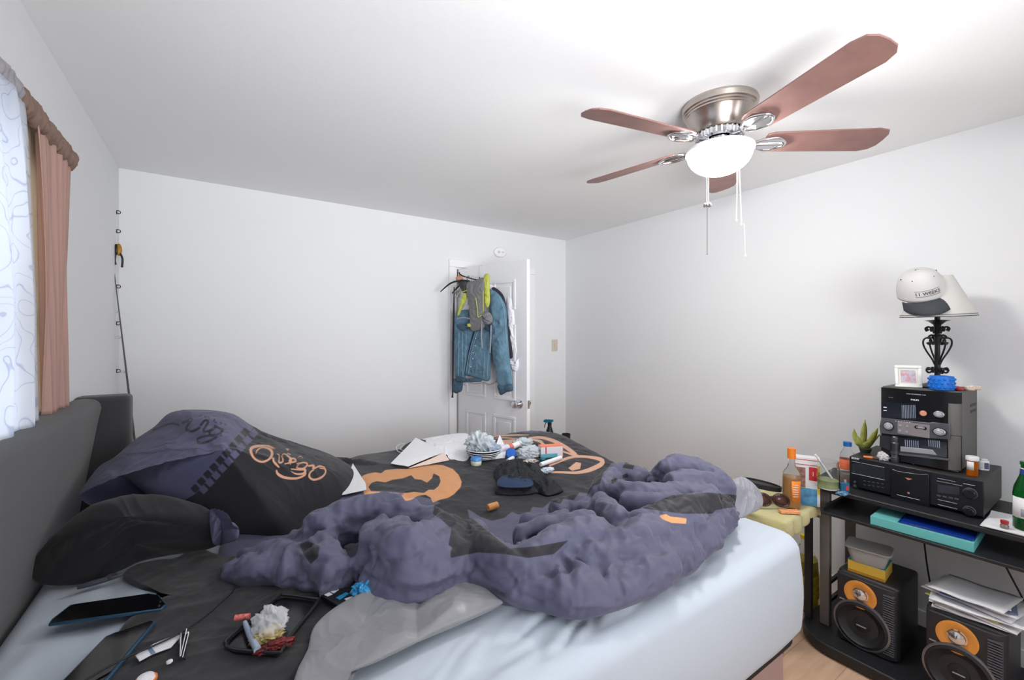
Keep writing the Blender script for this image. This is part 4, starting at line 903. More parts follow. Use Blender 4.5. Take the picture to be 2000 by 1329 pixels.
mb = MB(); plate(mb, [q(1275,440), q(1560,480), q(1560,580), q(1275,550)], -.002, 0); mb.build('display', glassd, cd_)
for a_, b_ in (((165,150),(585,215)), ((160,298),(590,385)), ((755,575),(1050,640)), ((662,640),(1190,768)), ((1280,640),(1535,695)), ((1280,703),(1535,765)), ((1275,365),(1510,405)), ((1265,400),(1600,460))):
    x0, z0 = q(*a_); x1, z1 = q(*b_); y = -.0105 if 650 < a_[0] < 800 else -.003
    mb = MB(); mb.tube([(x0, y, (z0+z1)/2), (x1, y, (z0+z1)/2)], .0009, 6); mb.build('trim_line', silver, cd_)
x0, z0 = q(1610, 430); x1, z1 = q(1765, 460); MB().box(x0, x1, -.004, 0, z1-.001, z0).build('button', whitep, cd_, bevel=.001)
x, z = q(905, 370); mb = MB(); plate(mb, [(x-.012, z+.004), (x+.012, z+.004), (x, z-.005)], -.0105, -.0085); mb.build('warning_mark', mat('copper_mark', (196, 128, 106), .5), cd_)
x, z = q(905, 550); mb = MB(); disc(mb, x, z, .004, -.0105, -.0085, 16); mb.build('warning_mark', mat('copper_mark', (196, 128, 106)), cd_)
for (u_, v_, r) in ((1700,560,.019), (1690,790,.017)):
    x, z = q(u_, v_); mb = MB(); disc(mb, x, z, r*1.15, -.004, 0); mb.build('dial_ring', dsilver, cd_, bevel=.001); mb = MB(); disc(mb, x, z, r, -.02, -.003); mb.build('dial', blk, cd_, bevel=.003)
mb = MB()
for r_ in range(2):
    for i in range(5): x, z = q(325+i*58, 400+r_*48+i*9); mb.box(x-.0042, x+.0042, -.003, 0, z-.0014, z+.0014)
mb.build('number_buttons', dsilver, cd_)
mb = MB()
for i in range(4):
    x, z = q(1290+i*78, 590+i*14); mb.box(x-.006, x+.006, -.003, 0, z-.003, z+.003)
mb.build('play_buttons', dsilver, cd_)
x, z = q(200, 460); mb = MB(); disc(mb, x, z, .006, -.006, 0, 16); x, z = q(200, 410); disc(mb, x, z, .005, -.006, 0, 16); mb.build('power_button', dsilver, cd_)
on_plate('brand_lettering', 'SONY', .0115, q(205,108), cd_, -.001, bold=.0003)
STOP = .7447 + SH      # top of the changer

# ---------------------------------------------------------------- lamp with cap
iron = mat('black_wrought_iron', (30, 28, 30), .35, metal=.4)
LO = spot(1838, 754, 1.2368); LO = Vector((2.69, .545, 1.2368)); lp = empty('table_lamp', LO, R(-60), 'black scrolled iron table lamp with a tilted white shade', 'lamp')
mb = MB(); mb.lathe([(.001, 0), (.074, 0), (.076, .006), (.058, .014), (.03, .022), (.018, .030), (.022, .040), (.022, .046), (.012, .052)], 8, T(rz=22)); mb.build('base', iron, lp, smooth=30, bevel=.001)
mb = MB(); mb.lathe([(.010, .05), (.011, .10), (.009, .2), (.010, .27), (.014, .285), (.030, .300), (.046, .304), (.030, .306), (.010, .308), (.009, .335), (.001, .335)], 20); mb.build('stem', iron, lp)
for s in (1, -1):
    for ang in (0, 90):
        mb = MB(T(rz=ang+10))
        sc = lambda L: [(s*x, 0, z) for x, z in L]
        mb.tube(sc([(.010, .105), (.020, .130), (.040, .165), (.052, .195), (.050, .218), (.035, .226), (.022, .215), (.022, .202), (.030, .198), (.034, .206)]), [.0035]*8+[.006, .008], 8, sm=4)
        mb.tube(sc([(.010, .09), (.018, .075), (.032, .068), (.040, .078), (.034, .088), (.027, .083)]), [.004]*4+[.006, .008], 8, sm=4)
        mb.tube(sc([(.010, .235), (.022, .238), (.030, .232), (.030, .222)]), [.004, .004, .005, .008], 8, sm=4)
        mb.tube(sc([(.012, .245), (.018, .265), (.032, .275), (.042, .268), (.036, .258)]), [.004, .004, .004, .006, .008], 8, sm=4)
        mb.build('scroll', iron, lp)
shadem = mat('white_lamp_shade', (232, 230, 226), .8, transl=.3)
SM = T(z=.325, ry=-3, rz=60)
mb = MB(SM); mb.lathe([(.126, .0), (.126, .004), (.052, .180), (.050, .180), (.123, .004), (.123, 0)], 56, cap=False); mb.build('shade', shadem, lp, smooth=50)
mb = MB(SM); mb.lathe([(.1265, -.003), (.1285, -.003), (.1285, .0), (.1265, .0)], 56, cap=False); mb.lathe([(.1255, .006), (.127, .006), (.127, .008), (.1255, .008)], 56, cap=False); mb.build('shade_trim', mat('dark_shade_trim', (60, 58, 64), .6), lp)
mb = MB(); mb.tube([(0, 0, .335), (0, 0, .40)], .004, 8); mb.tube([(0, 0, .40), (.045, 0, .50)], .002, 6); mb.tube([(0, 0, .40), (-.045, 0, .50)], .002, 6); mb.ball(.022, (0, 0, .39), (1, 1, 1.5)); mb.build('bulb_holder', mat('opal_bulb', (235, 235, 232), .4), lp)
# baseball cap resting on the shade
capw = mat('pale_grey_twill', (206, 204, 203), .85, bump=.2, bscale=500); capd = mat('charcoal_twill', (58, 62, 68), .8, bump=.2, bscale=500)
cp = empty('baseball_cap', (2.655, .585, 1.65), 0, 'grey snapback cap with dark brim and two line lettering on the lamp shade', 'cap')
# cap axes: facing the camera's left, tilted
CF = (Matrix.Translation((2.650, .590, 1.665)) @ Matrix.Rotation(R(-66), 4, 'Z') @ Matrix.Rotation(R(-14), 4, 'Y') @ Matrix.Rotation(R(26), 4, 'X') @ Matrix.Scale(.90, 4))
cp.matrix_world = CF
def dome(r0, y_back=1.0):
    V = []; n = 60; rows = 22
    for i in range(rows+1):
        a = i/rows*PI/2
        for j in range(n):
            b = 2*PI*j/n; rr = max(0,math.cos(a))**.62; x = .093*rr*math.cos(b); y = .108*rr*math.sin(b)
            z = .128*math.sin(a)**.95
            if math.sin(b) < -.2: z *= 1 + .05*(-math.sin(b))
            V.append((x, y, z + .001*math.cos(6*b)*math.sin(2*a)))
    F = [(i*n+j, i*n+(j+1) % n, (i+1)*n+(j+1) % n, (i+1)*n+j) for i in range(rows) for j in range(n)]
    return V, F
V, F = dome(.1); mb = MB(); mb.add(V, F); mb.build('crown', capw, cp, smooth=60, solid=.003)
mb = MB(); pts = []
V = []; n = 26
for i in range(n+1):
    a = R(200 + 140*i/n); 
    inner = (.093*math.cos(a), .108*math.sin(a)); ex = .066*max(0,math.sin(PI*i/n))**.6 + .006
    outer = (inner[0]*1.02, inner[1]-ex)
    cz = -.018*(inner[0]/.09)**2
    for t in np.linspace(0, 1, 6): V.append((inner[0]+(outer[0]-inner[0])*t, inner[1]+(outer[1]-inner[1])*t, .002+cz*.6-.030*t-.015*t*t))
F = [(i*6+j, i*6+j+1, (i+1)*6+j+1, (i+1)*6+j) for i in range(n) for j in range(5)]
mb.add(V, F); mb.build('brim', capd, cp, solid=.004, smooth=60)
MB().ball(.008, (0, 0, .129), (1, 1, .5), n=8).build('top_button', capd, cp)
for a in (235, 305, 270-90+8, 0):
    b = R(a); e_ = R(52); rr = math.cos(e_)**.62; MB().ball(.0035, (.093*rr*math.cos(b), .108*rr*math.sin(b), .128*math.sin(e_)**.95+.001), n=6).build('eyelet', capd, cp)
def on_crown(o, z_lift=.0015):
    me = o.data
    for v in me.vertices:
        x, z = v.co.x, v.co.z; s = math.asin(max(-1, min(1, z/.128*1.0)))
        rr = max(math.cos(s), .05)**.62; yy = 1-(x/(.093*rr))**2
        v.co.y = -.108*rr*math.sqrt(max(yy, .02)) - z_lift*1.2
def cap_plane(mb_): return mb_
t_ = text('cap_lettering', '11 WEEKS', .0215, mat('dark_thread', (60, 62, 68), .8), cp, Matrix.Translation((0, -.1, .040)) @ FRONT, bold=.0003, depth=0)
on_crown(t_)
for zz in (.054, .027):
    mb = MB(); xs = np.linspace(-.046, .046, 18)
    pts = []
    for x in xs:
        s = math.asin(zz/.128); rr = math.cos(s)**.62; pts.append((x, -.108*rr*math.sqrt(1-(x/(.093*rr))**2)-.001, zz))
    mb.tube(pts, .0009, 6); mb.build('embroidered_line', mat('dark_thread', (60, 62, 68)), cp)

# ---- small things on the stereo
ff = empty('photo_frame', (2.60, .622, 1.2370), R(-62), 'small white framed photo standing on the mini stereo', 'photo frame')
FM = T(rx=-10)
mb = MB(FM); w_, h_ = .047, .078
for o in ((-w_, w_, 0, .012), (-w_, w_, .088, .10), (-w_, -w_+.012, .0125, .0875), (w_-.012, w_, .0125, .0875)): mb.box(o[0], o[1], -.006, .006, o[2], o[3])
mb.build('frame', mat('white_frame', (236, 236, 232), .4), ff, bevel=.002)
mb = MB(FM); mb.box(-w_+.011, w_-.011, -.001, .003, .011, .089); mb.build('mat_board', mat('ivory_board', (226, 222, 214), .8), ff)
def pic_mat():
    m = bpy.data.materials.new('pink_photo'); m.use_nodes = True; nt = m.node_tree; b = nt.nodes['Principled BSDF']; tc = nt.nodes.new('ShaderNodeTexCoord'); n = nt.nodes.new('ShaderNodeTexNoise'); n.inputs['Scale'].default_value = 45; n.inputs['Detail'].default_value = 2
    r = nt.nodes.new('ShaderNodeValToRGB'); r.color_ramp.elements[0].position = .40; r.color_ramp.elements[0].color = lin((206, 150, 162)); r.color_ramp.elements[1].position = .5; r.color_ramp.elements[1].color = lin((196, 192, 204))
    e = r.color_ramp.elements.new(.66); e.color = lin((170, 160, 168)); nt.links.new(tc.outputs['Object'], n.inputs[0]); nt.links.new(n.outputs[0], r.inputs[0]); nt.links.new(r.outputs[0], b.inputs['Base Color']); b.inputs['Roughness'].default_value = .2; return m
mb = MB(FM); mb.box(-.026, .026, -.0018, -.001, .022, .078); mb.build('photo', pic_mat(), ff)
mb = MB(); mb.box(-.01, .01, .006, .05, 0, .004); mb.build('stand_leg', whitep, ff)
p = spot(1836, 768, 1.2368); p = Vector((2.598, .513, 1.2370)); sr = empty('blue_massage_roller', p, 0, 'bright blue bumpy rubber ring in front of the iron lamp', 'rubber ring')
bl = mat('blue_silicone', (12, 108, 205), .45); mb = MB(); mb.lathe([(.022, 0), (.034, .001), (.036, .008), (.0355, .036), (.033, .043), (.022, .044), (.021, .02), (.022, 0)], 40, cap=False); mb.build('ring', bl, sr)
mb = MB()
for i in range(14):
    for j in range(3): a = 2*PI*(i+.5*(j % 2))/14; mb.ball(.0038, (.036*math.cos(a), .036*math.sin(a), .010+.012*j), (1, 1, 1), n=6)
mb.build('bumps', bl, sr); sr.scale = (1.15, 1.15, 1.4)
mb = MB(T(x=2.66, y=.468, z=1.2372, rz=20)); mb.tube([(-.03, 0, .007), (.0, .006, .008), (.03, 0, .007), (.032, .014, .007), (0, .020, .008), (-.03, .014, .007)], .007, 8, closed=True, sm=3); tag(mb.build('red_clip', mat('red_plastic', (206, 62, 58), .35), None), 'red plastic clip lying between the blue ring and the beige casts', 'clip')
for i, (x, y, lb) in enumerate(((2.675, .435, 'beige dental cast beside the red clip, nearer the lamp'), (2.73, .432, 'beige dental cast with brown base at the right edge of the stereo top'))):
    cs = empty('dental_cast', (x, y, 1.2370), R(20+30*i), lb, 'dental cast', 'beige casts on the stereo')
    mb = MB(); mb.tube([(.016*math.cos(a), .02*math.sin(a), .006) for a in np.linspace(-.3, PI+.3, 9)], .0058, 8); mb.build('arch', mat('beige_plaster', (206, 184, 168), .6), cs)
    mb = MB()
    for a in np.linspace(-.1, PI+.1, 9): mb.ball(.0034, (.016*math.cos(a), .02*math.sin(a), .014), n=5)
    mb.build('teeth', mat('ivory_plaster', (226, 214, 200), .4), cs)

# ---- things on the disc changer
pb = mat('amber_vial', (226, 120, 20), .1, trans=.55, ior=1.2)
p = spot(1899, 929, STOP); v = empty('pill_bottle', p, R(-70), 'orange pill bottle with a white cap on the disc changer', 'pill bottle')
mb = MB(); mb.lathe([(.001, .0005), (.0165, .0005), (.017, .003), (.017, .062), (.001, .062)], 32); mb.build('vial', pb, v)
mb = MB(); mb.lathe([(.001, .0625), (.0195, .0625), (.0200, .066), (.0200, .076), (.0185, .079), (.001, .079)], 40); mb.build('cap', mat('white_cap', (236, 236, 238), .4), v)
mb = MB(); mb.add([(.0174*math.cos(a), .0174*math.sin(a), z) for z in (.024, .058) for a in np.linspace(R(195), R(275), 12)], [(i, i+1, 13+i, 12+i) for i in range(11)]); mb.build('label', mat('white_paper', (232, 232, 235), .7), v, solid=.0004)
p = spot(1921, 919, STOP); v = empty('white_bottle', p, R(-58), 'flat white medicine bottle behind the orange pill bottle', 'bottle')
mb = MB(); mb.prism(rrect(-.017, .017, -.010, .010, .009), .0005, .042); mb.prism(rrect(-.012, .012, -.008, .008, .007), .042, .049); mb.build('body', mat('white_cap', (236, 236, 238)), v, bevel=.004, seg=3)
mb = MB(); mb.box(-.002, .012, -.0112, -.0104, .008, .034); mb.build('label_block', mat('navy_print', (84, 84, 118), .6), v); mb = MB()
for i in range(5): mb.box(-.013, -.005, -.0112, -.0104, .010+.005*i, .0115+.005*i)
mb.build('label_text', mat('grey_print', (150, 150, 160), .6), v)
p = spot(1748, 904, STOP); v = empty('flashlight', p, 0, 'grey metal flashlight standing upright in front of the mini stereo', 'flashlight')
gm = mat('gunmetal', (98, 100, 106), .3, metal=.8); mb = MB(); mb.lathe([(.001, .0003), (.0105, .0003), (.0115, .003), (.0115, .020), (.0095, .022), (.0095, .030), (.0115, .032), (.0120, .040), (.0120, .072), (.0105, .074), (.0105, .080), (.0115, .082), (.0110, .092), (.008, .096), (.001, .096)], 32); mb.build('barrel', gm, v, smooth=30)
mb = MB()
for i in range(24): a = 360*i/24; mb.box(.0118, .0126, -.0007, .0007, .042, .070, T(rz=a))
mb.build('knurling', mat('dark_gunmetal', (60, 61, 66), .35, metal=.8), v); v.scale = (1.25, 1.25, 1.25)
tiss = mat('white_tissue', (228, 226, 228), .85, transl=.15)
def crumple(name, c, r, m, label, cat, sc=(1, 1, .7), seed=1, amp=.5, freq=1.6, n=40, group=None, parent=None):
    V = []; F = []
    for i in range(n+1):
        for j in range(2*n):
            a = PI*i/n; b = PI*j/n; d = np.array((math.sin(a)*math.cos(b), math.sin(a)*math.sin(b), -math.cos(a))); V.append(d)
    V = np.array(V); k = folds(V[:, 0]*freq+V[:, 2]*.7, V[:, 1]*freq-V[:, 2]*.9, 1.1, seed, 1.2, 3) + folds(V[:, 2]*freq+V[:, 0], V[:, 1]*freq, 1.3, seed+4, 1.2, 2)
    V = V*(1+amp*k)[:, None]*r*np.array(sc); V[:, 2] = np.maximum(V[:, 2], -r*sc[2]*.75); V[:, 2] -= V[:, 2].min(); V = V + np.array(tuple(c)) + np.array((0, 0, .0006))
    m2 = 2*n; F = np.array([(i*m2+j, i*m2+(j+1) % m2, (i+1)*m2+(j+1) % m2, (i+1)*m2+j) for i in range(n) for j in range(m2)])
    o = npmesh(name, V, F, m, parent); 
    if label: tag(o, label, cat, group)
    return o
crumple('crumpled_tissue', spot(1726, 899, STOP), .020, tiss, 'crumpled white tissue left of the flashlight', 'tissue', seed=3, amp=.7, sc=(1, 1, .9))
v = empty('lighter', spot(1704, 897, STOP), R(-30), 'orange lighter with a dark tip lying left of the crumpled tissue', 'lighter'); 
mb = MB(T(z=.006)); mb.tube([(-.026, .02, 0), (.0, 0, 0)], [.005, .006], 12); mb.build('body', mat('orange_plastic', (232, 128, 60), .35), v); mb = MB(T(z=.006)); mb.tube([(.0002, -.0002, 0), (.014, -.012, 0)], [.0062, .006], 12); mb.build('tip', mat('brown_plastic', (92, 62, 56), .4), v)
a, b = spot(1785, 906, STOP), spot(1872, 925, STOP); v = empty('red_pen', (0, 0, 0), 0, 'red pen lying along the front edge of the disc changer', 'pen')
mb = MB(Matrix.Translation((0, 0, .006))); mb.tube([a, a+(b-a)*.1, a+(b-a)*.7], [.003, .0055, .005], 12); mb.build('barrel', mat('red_pen_plastic', (200, 60, 62), .3), v); mb = MB(Matrix.Translation((0, 0, .006))); mb.tube([a+(b-a)*.702, a+(b-a)*.9, b], [.0045, .003, .001], 12); mb.build('pen_tip', silver, v)
a, b = spot(1764, 899, STOP), spot(1784, 909, STOP); mb = MB(Matrix.Translation((0, 0, .006))); mb.tube([a, b], [.0055, .003], 12); tag(mb.build('marker_cap', mat('grey_plastic', (150, 150, 155), .4), None), 'short grey pen cap lying at the tail of the red pen', 'pen cap')
# artificial plant
pl = empty('artificial_plant', spot(1690, 884, STOP), 0, 'yellow green artificial plant standing at the back of the disc changer', 'plant')
mb = MB(); mb.lathe([(.001, .0005), (.020, .0005), (.026, .02), (.024, .022), (.001, .022)], 20); mb.build('pot', mat('dark_pot', (52, 54, 44), .6), pl)
leafm = mat('yellow_green_leaf', (198, 202, 104), .6, transl=.3, var=.25, vscale=30)
def leaf(par, base, tip, w, m, curl=.2, n=10, name='leaf', pointed=1):
    base, tip = Vector(base), Vector(tip); ax = tip-base; side = Vector((C_, -S_, 0)); nn = ax.cross(side).normalized(); V = []
    for i in range(n+1):
        t = i/n; ww = w*max(math.sin(PI*(t*.86+.1)), .02)**.8*(1-t**6*.9); c = base+ax*t + nn*curl*ax.length*math.sin(PI*t)*.4
        for s in (-1, -.5, 0, .5, 1): V.append(c + side*ww*s*.5 + nn*(abs(s)*ww*.18))
    F = [(i*5+j, i*5+j+1, (i+1)*5+j+1, (i+1)*5+j) for i in range(n) for j in range(4)]
    mb = MB(); mb.add([tuple(v_) for v_ in V], F); return mb.build(name, m, par, smooth=80, solid=.001)
rnd = random.Random(4); sd_ = Vector((C_, -S_, 0))
for (dx, h, w, bx) in ((-.012, .165, .034, -.008), (.052, .128, .036, .016), (-.048, .115, .030, -.014), (-.035, .06, .05, 0), (.02, .065, .055, .005), (.045, .075, .04, .01), (-.055, .085, .03, -.01), (.0, .05, .05, 0), (.065, .10, .02, .02), (-.02, .09, .03, 0)):
    leaf(pl, sd_*bx + Vector((0, 0, .018)), sd_*dx + Vector((rnd.uniform(-.015, .015), rnd.uniform(-.015, .015), h)), w, leafm, rnd.uniform(-.4, .5))
mb = MB(); mb.tube([(0, 0, .02), sd_*-.008 + Vector((0, 0, .07)), sd_*-.012 + Vector((0, 0, .11))], .003, 6); mb.build('stem', mat('green_stem', (92, 110, 40), .6), pl)

# ---- things on the top shelf
TS = .7446
gl = mat('clear_glass', (248, 250, 250), .02, trans=1, ior=1.25); pet = mat('clear_plastic', (245, 246, 248), .05, trans=.95, ior=1.12)
v = empty('glass_jar', spot(1617, 954, TS), 0, 'glass jar with pale green liquid at the left end of the top shelf', 'jar')
mb = MB(); mb.lathe([(.001, .0005), (.040, .0005), (.046, .006), (.046, .10), (.042, .112), (.043, .130), (.040, .130), (.039, .112), (.043, .10), (.043, .008), (.001, .007)], 40, cap=False); mb.build('glass', gl, v)
mb = MB(); mb.lathe([(.001, .0075), (.0425, .0085), (.0425, .042), (.001, .042)], 32); mb.build('green_liquid', mat('pale_green_liquid', (206, 214, 160), .05, trans=.6, ior=1.2), v)
mb = MB(); mb.tube([sd_*.02 + Vector((0, 0, .046)), sd_*-.060 + Vector((0, 0, .160))], .0045, 8); mb.build('straw', mat('white_straw', (232, 232, 236), .4), v)
def bottle(name, loc, label, cat, prof, m, parts=(), rz=0, group=None):
    v = empty(name, loc, rz, label, cat, group); MB().lathe(prof, 36, cap=False).build('body', m, v)
    for nm, pr, mm in parts: MB().lathe(pr, 36, cap=False).build(nm, mm, v)
    return v
v = bottle('sports_drink_bottle', spot(1655, 944, TS), 'clear drink bottle with blue cap and orange label beside the disc changer', 'bottle',
    [(.001, .0005), (.028, .0005), (.031, .006), (.031, .05), (.028, .056), (.031, .062), (.031, .125), (.026, .15), (.014, .172), (.013, .182), (.001, .182)], pet,
    [('cap', [(.001, .1825), (.017, .1825), (.017, .203), (.001, .204)], mat('blue_cap', (20, 92, 168), .35)), ('label', [(.0314, .070), (.0318, .071), (.0318, .118), (.0314, .119)], mat('orange_label', (236, 122, 78), .5)), ('drink', [(.001, .003), (.027, .003), (.029, .008), (.029, .048), (.001, .048)], mat('murky_drink', (196, 170, 160), .1, trans=.5, ior=1.2))])
text('label_print', 'IS', .02, whitep, v, Matrix.Rotation(R(-52), 4, 'Z') @ Matrix.Translation((.010, -.0322, .088)) @ FRONT, bold=.0006)
v = empty('medicine_tube', spot(1649, 961, TS), R(-50), 'blue and red tube standing in front of the drink bottle', 'tube')
mb = MB(); mb.prism(rrect(-.017, .019, -.010, .010, .004), .0005, .042); mb.build('body', mat('deep_blue_print', (28, 92, 128), .4), v, bevel=.002); MB().box(.002, .014, -.0112, -.0102, .010, .030).build('red_mark', mat('red_print', (206, 60, 60), .5), v, bevel=.003); MB().cyl(.005, .042, .056, 12, T(x=.004)).build('nozzle', silver, v)
crumple('foil_wrapper', spot(1646, 966, TS), .017, mat('blue_white_foil', (120, 160, 190), .3, metal=.4, var=.5, vscale=60), 'small blue and white crumpled wrapper on the shelf edge by the changer', 'wrapper', sc=(1.5, 1, .3), seed=8, amp=.8)
# green bottle, papers
pp = mat('white_paper', (232, 232, 235), .7)
pa = empty('paper_pad', (2.50, .25, TS), R(-90), 'white papers lying under the green bottle at the right end of the shelf', 'papers')
for i in range(3): MB().box(-.12+.004*i, .16, -.09-.004*i, .14, .0005+.003*i, .003+.003*i, T(rz=2*i)).build('sheet', pp, pa)
v = bottle('green_bottle', (2.475, .262, TS+.0105), 'green glass bottle with white label at the right end of the shelf', 'bottle',
    [(.001, .0005), (.030, .0005), (.034, .006), (.034, .13), (.031, .155), (.018, .195), (.0135, .215), (.0135, .236), (.016, .238), (.016, .250), (.001, .251)], mat('green_glass', (10, 110, 40), .04, trans=.7, ior=1.3),
    [('neck_label', [(.0165, .200), (.0165, .2005), (.0150, .222), (.0145, .222)], mat('navy_label', (38, 66, 140), .5)), ('neck_band', [(.0145, .222), (.0152, .223), (.0145, .227), (.0142, .227)], whitep), ('inner_shade', [(.001, .004), (.030, .004), (.031, .03), (.001, .03)], mat('dark_green_glass', (10, 60, 30), .2))])
mb = MB(); mb.add([(.0346*math.cos(a), .0346*math.sin(a), z) for z in (.045, .12) for a in np.linspace(R(112), R(205), 14)], [(i, i+1, 15+i, 14+i) for i in range(13)]); mb.build('label', pp, v, solid=.0004)
mb = MB(); mb.add([(.0354*math.cos(a), .0354*math.sin(a), z) for z in (.052, .08) for a in np.linspace(R(165), R(195), 6)], [(i, i+1, 7+i, 6+i) for i in range(5)]); mb.build('barcode', mat('grey_print', (150, 150, 160)), v, solid=.0003)
v = empty('glass_ornament', spot(1962, 1032, TS+.01), 0, 'little red topped glass bottle beside the green bottle', 'bottle'); MB().lathe([(.001, .0005), (.011, .0005), (.012, .01), (.008, .016), (.001, .017)], 20).build('body', mat('clear_ish', (150, 150, 140), .1, trans=.5), v); MB().lathe([(.001, .0172), (.011, .0172), (.011, .028), (.001, .029)], 20).build('cap', mat('dark_red_cap', (170, 40, 46), .3), v)
# teal box and folder on the tray
tb = empty('teal_box', (2.35, .69, .6505), R(-88), 'flat teal storage box on the pull out tray of the rack', 'box')
MB().box(0, .312, .004, .27, .0, .036).build('body', mat('teal_card', (104, 186, 184), .6, bump=.05, bscale=200), tb, bevel=.001)
tb = empty('blue_folder', (2.362, .60, .6875), R(-86), 'dark blue plastic folder lying on the teal box', 'folder')
MB().box(0, .215, .002, .25, 0, .003, T(ry=0)).build('cover', mat('royal_blue_plastic', (14, 52, 140), .25), tb, bevel=.001); MB().box(.01, .222, .006, .24, .0032, .0065).build('cover', mat('royal_blue_plastic', (14, 52, 140)), tb, bevel=.001)

# ---------------------------------------------------------------- loudspeakers
spm = mat('speaker_black', (46, 46, 50), .45, bump=.06, bscale=300); cone = mat('orange_cone', (226, 150, 66), .5); wof = mat('woofer_cone', (34, 35, 39), .5)
def speaker(loc, rz, label):
    s = empty('loudspeaker', loc, R(rz), label, 'speaker', 'orange coned loudspeakers on the rack base')
    w_, h_, d_ = .225, .315, .30
    mb = MB(); mb.prism(rrect(0, w_, .02, d_, .02), 0, h_); mb.build('cabinet', spm, s, bevel=.008)
    mb = MB(); mb.prism([(.004, .021), (.004, .004), (.02, -.004), (.17, -.004), (.20, .002), (.221, .021)], .004, h_-.006); mb.build('front', spm, s, bevel=.004)
    F3 = T(rx=90)
    mb = MB(T(x=.095, y=-.004, z=.242) @ F3); mb.lathe([(.060, -.001), (.060, .006), (.054, .008), (.030, .001), (.028, -.001)], 48, cap=False); mb.build('mid_cone', cone, s)
    mb = MB(T(x=.095, y=-.004, z=.242) @ F3); mb.lathe([(.029, .0), (.026, .001), (.024, .010), (.014, .017), (.001, .019)], 36, cap=False); mb.build('dust_cap', chrome, s)
    mb = MB(T(x=.100, y=-.004, z=.110) @ F3); mb.lathe([(.105, -.001), (.105, .010), (.100, .012), (.097, .012)], 56, cap=False); mb.build('trim_ring', mat('grey_trim', (122, 122, 128), .25, metal=.6), s)
    mb = MB(T(x=.100, y=-.004, z=.110) @ F3); mb.lathe([(.097, .0), (.096, .012), (.086, .016), (.078, .006), (.035, -.008), (.030, .004), (.001, .010)], 56, cap=False); mb.build('woofer', wof, s)
    MB().box(.085, .12, -.021, -.018, .108, .112).build('badge', silver, s); MB().box(.016, .045, -.0055, -.004, .19, .195).build('badge', silver, s)
    mb = MB()
    for i in range(26):
        z = .03 + i*.010
        if z < h_-.02: mb.box(.176, .214, -.010+.0, .018, z, z+.005, T(rz=0))
    mb.build('ribbed_grille', mat('grey_ribs', (84, 84, 90), .35), s, bevel=.001)
    return s
speaker((2.405, .835, .0585), -90, 'black loudspeaker with orange cone under the yellow and teal box')
speaker((2.375, .520, .0585), -90, 'black loudspeaker with orange cone under the pile of papers')
SPT = .0585+.315
b1 = empty('cardboard_carton', (2.44, .80, SPT+.0006), R(-85), 'yellow and teal carton lying on the left loudspeaker', 'carton')
mb = MB(); mb.box(0, .135, 0, .14, 0, .052); mb.build('body', mat('yellow_card', (232, 190, 74), .6), b1, bevel=.001); MB().box(-.0005, .1355, -.0005, .1405, .0522, .0545).build('lid', mat('teal_print', (70, 160, 160), .6), b1); MB().box(.0, .135, -.0012, -.0002, 0, .012).build('lower_band', mat('amber_print', (196, 140, 40), .6), b1)
fc = empty('food_container', (2.49, .735, SPT+.056), R(-80), 'frosted plastic food container with lid on top of the carton', 'food container')
fro = mat('frosted_plastic', (206, 202, 198), .35, trans=.45, ior=1.15)
mb = MB(); mb.prism(rrect(-.062, .062, -.05, .05, .02), 0, .004); 
O1 = rrect(-.06, .06, -.048, .048, .02); O2 = rrect(-.078, .078, -.064, .064, .024); n = len(O1)
mb = MB(); mb.add([(x, y, 0) for x, y in O1] + [(x, y, .062) for x, y in O2], [tuple(range(n))[::-1]] + [(i, (i+1) % n, n+(i+1) % n, n+i) for i in range(n)]); mb.build('tub', fro, fc, solid=.0015)
mb = MB(); mb.prism(rrect(-.084, .084, -.070, .070, .026), .0622, .070); mb.build('lid', fro, fc, bevel=.002)
# pile of papers on the right speaker
pg = 'loose papers piled on the right speaker'
base = Vector((2.50, .40, SPT+.001)); rnd = random.Random(11)
stack = empty('paper_stack', base, 0, 'untidy stack of white letters and papers on the right loudspeaker', 'papers')
for i in range(13):
    w_, d_ = rnd.uniform(.10, .13), rnd.uniform(.075, .11); rz = rnd.uniform(-10, 10)-90; V = []; nx, ny = 12, 8; z0 = .004+i*.0058; bend = rnd.uniform(-.012, .012)
    for a in range(nx+1):
        for b in range(ny+1): X = -w_+2*w_*a/nx; Y = -d_+2*d_*b/ny; V.append((X, Y, z0 + bend*(X/w_)**2*.5 + .004*math.sin(a*.9+i)*(.3) + (.010 if i > 8 else 0)*(X/w_+1)*.5))
    mb = MB(); mb.add(V, [(a*(ny+1)+b, (a+1)*(ny+1)+b, (a+1)*(ny+1)+b+1, a*(ny+1)+b+1) for a in range(nx) for b in range(ny)], T(x=rnd.uniform(-.02, .02), y=rnd.uniform(-.02, .02), rz=rz))
    mm = pp if i not in (4, 7, 10) else (mat('yellow_flyer', (222, 220, 120), .6) if i == 4 else mat('blue_grey_flyer', (108, 116, 146), .6))
    mb.build('sheet', mm, stack, solid=.0012 if i % 3 else .004)
# cables behind
for i, pts in enumerate(([(2.79, .62, .60), (2.80, .60, .35), (2.82, .56, .07)], [(2.86, .33, .62), (2.87, .34, .50), (2.86, .27, .44), (2.87, .2, .30)], [(2.86, .42, .60), (2.87, .36, .45), (2.88, .30, .30)])):
    mb = MB(); mb.tube(pts, .0035, 8, sm=6); tag(mb.build('cable', blackpl, None), ('black cable hanging straight down behind the left loudspeaker', 'black cable curving behind the pile of papers', 'thin black cable slanting behind the right loudspeaker')[i], 'cable', 'cables behind the rack')

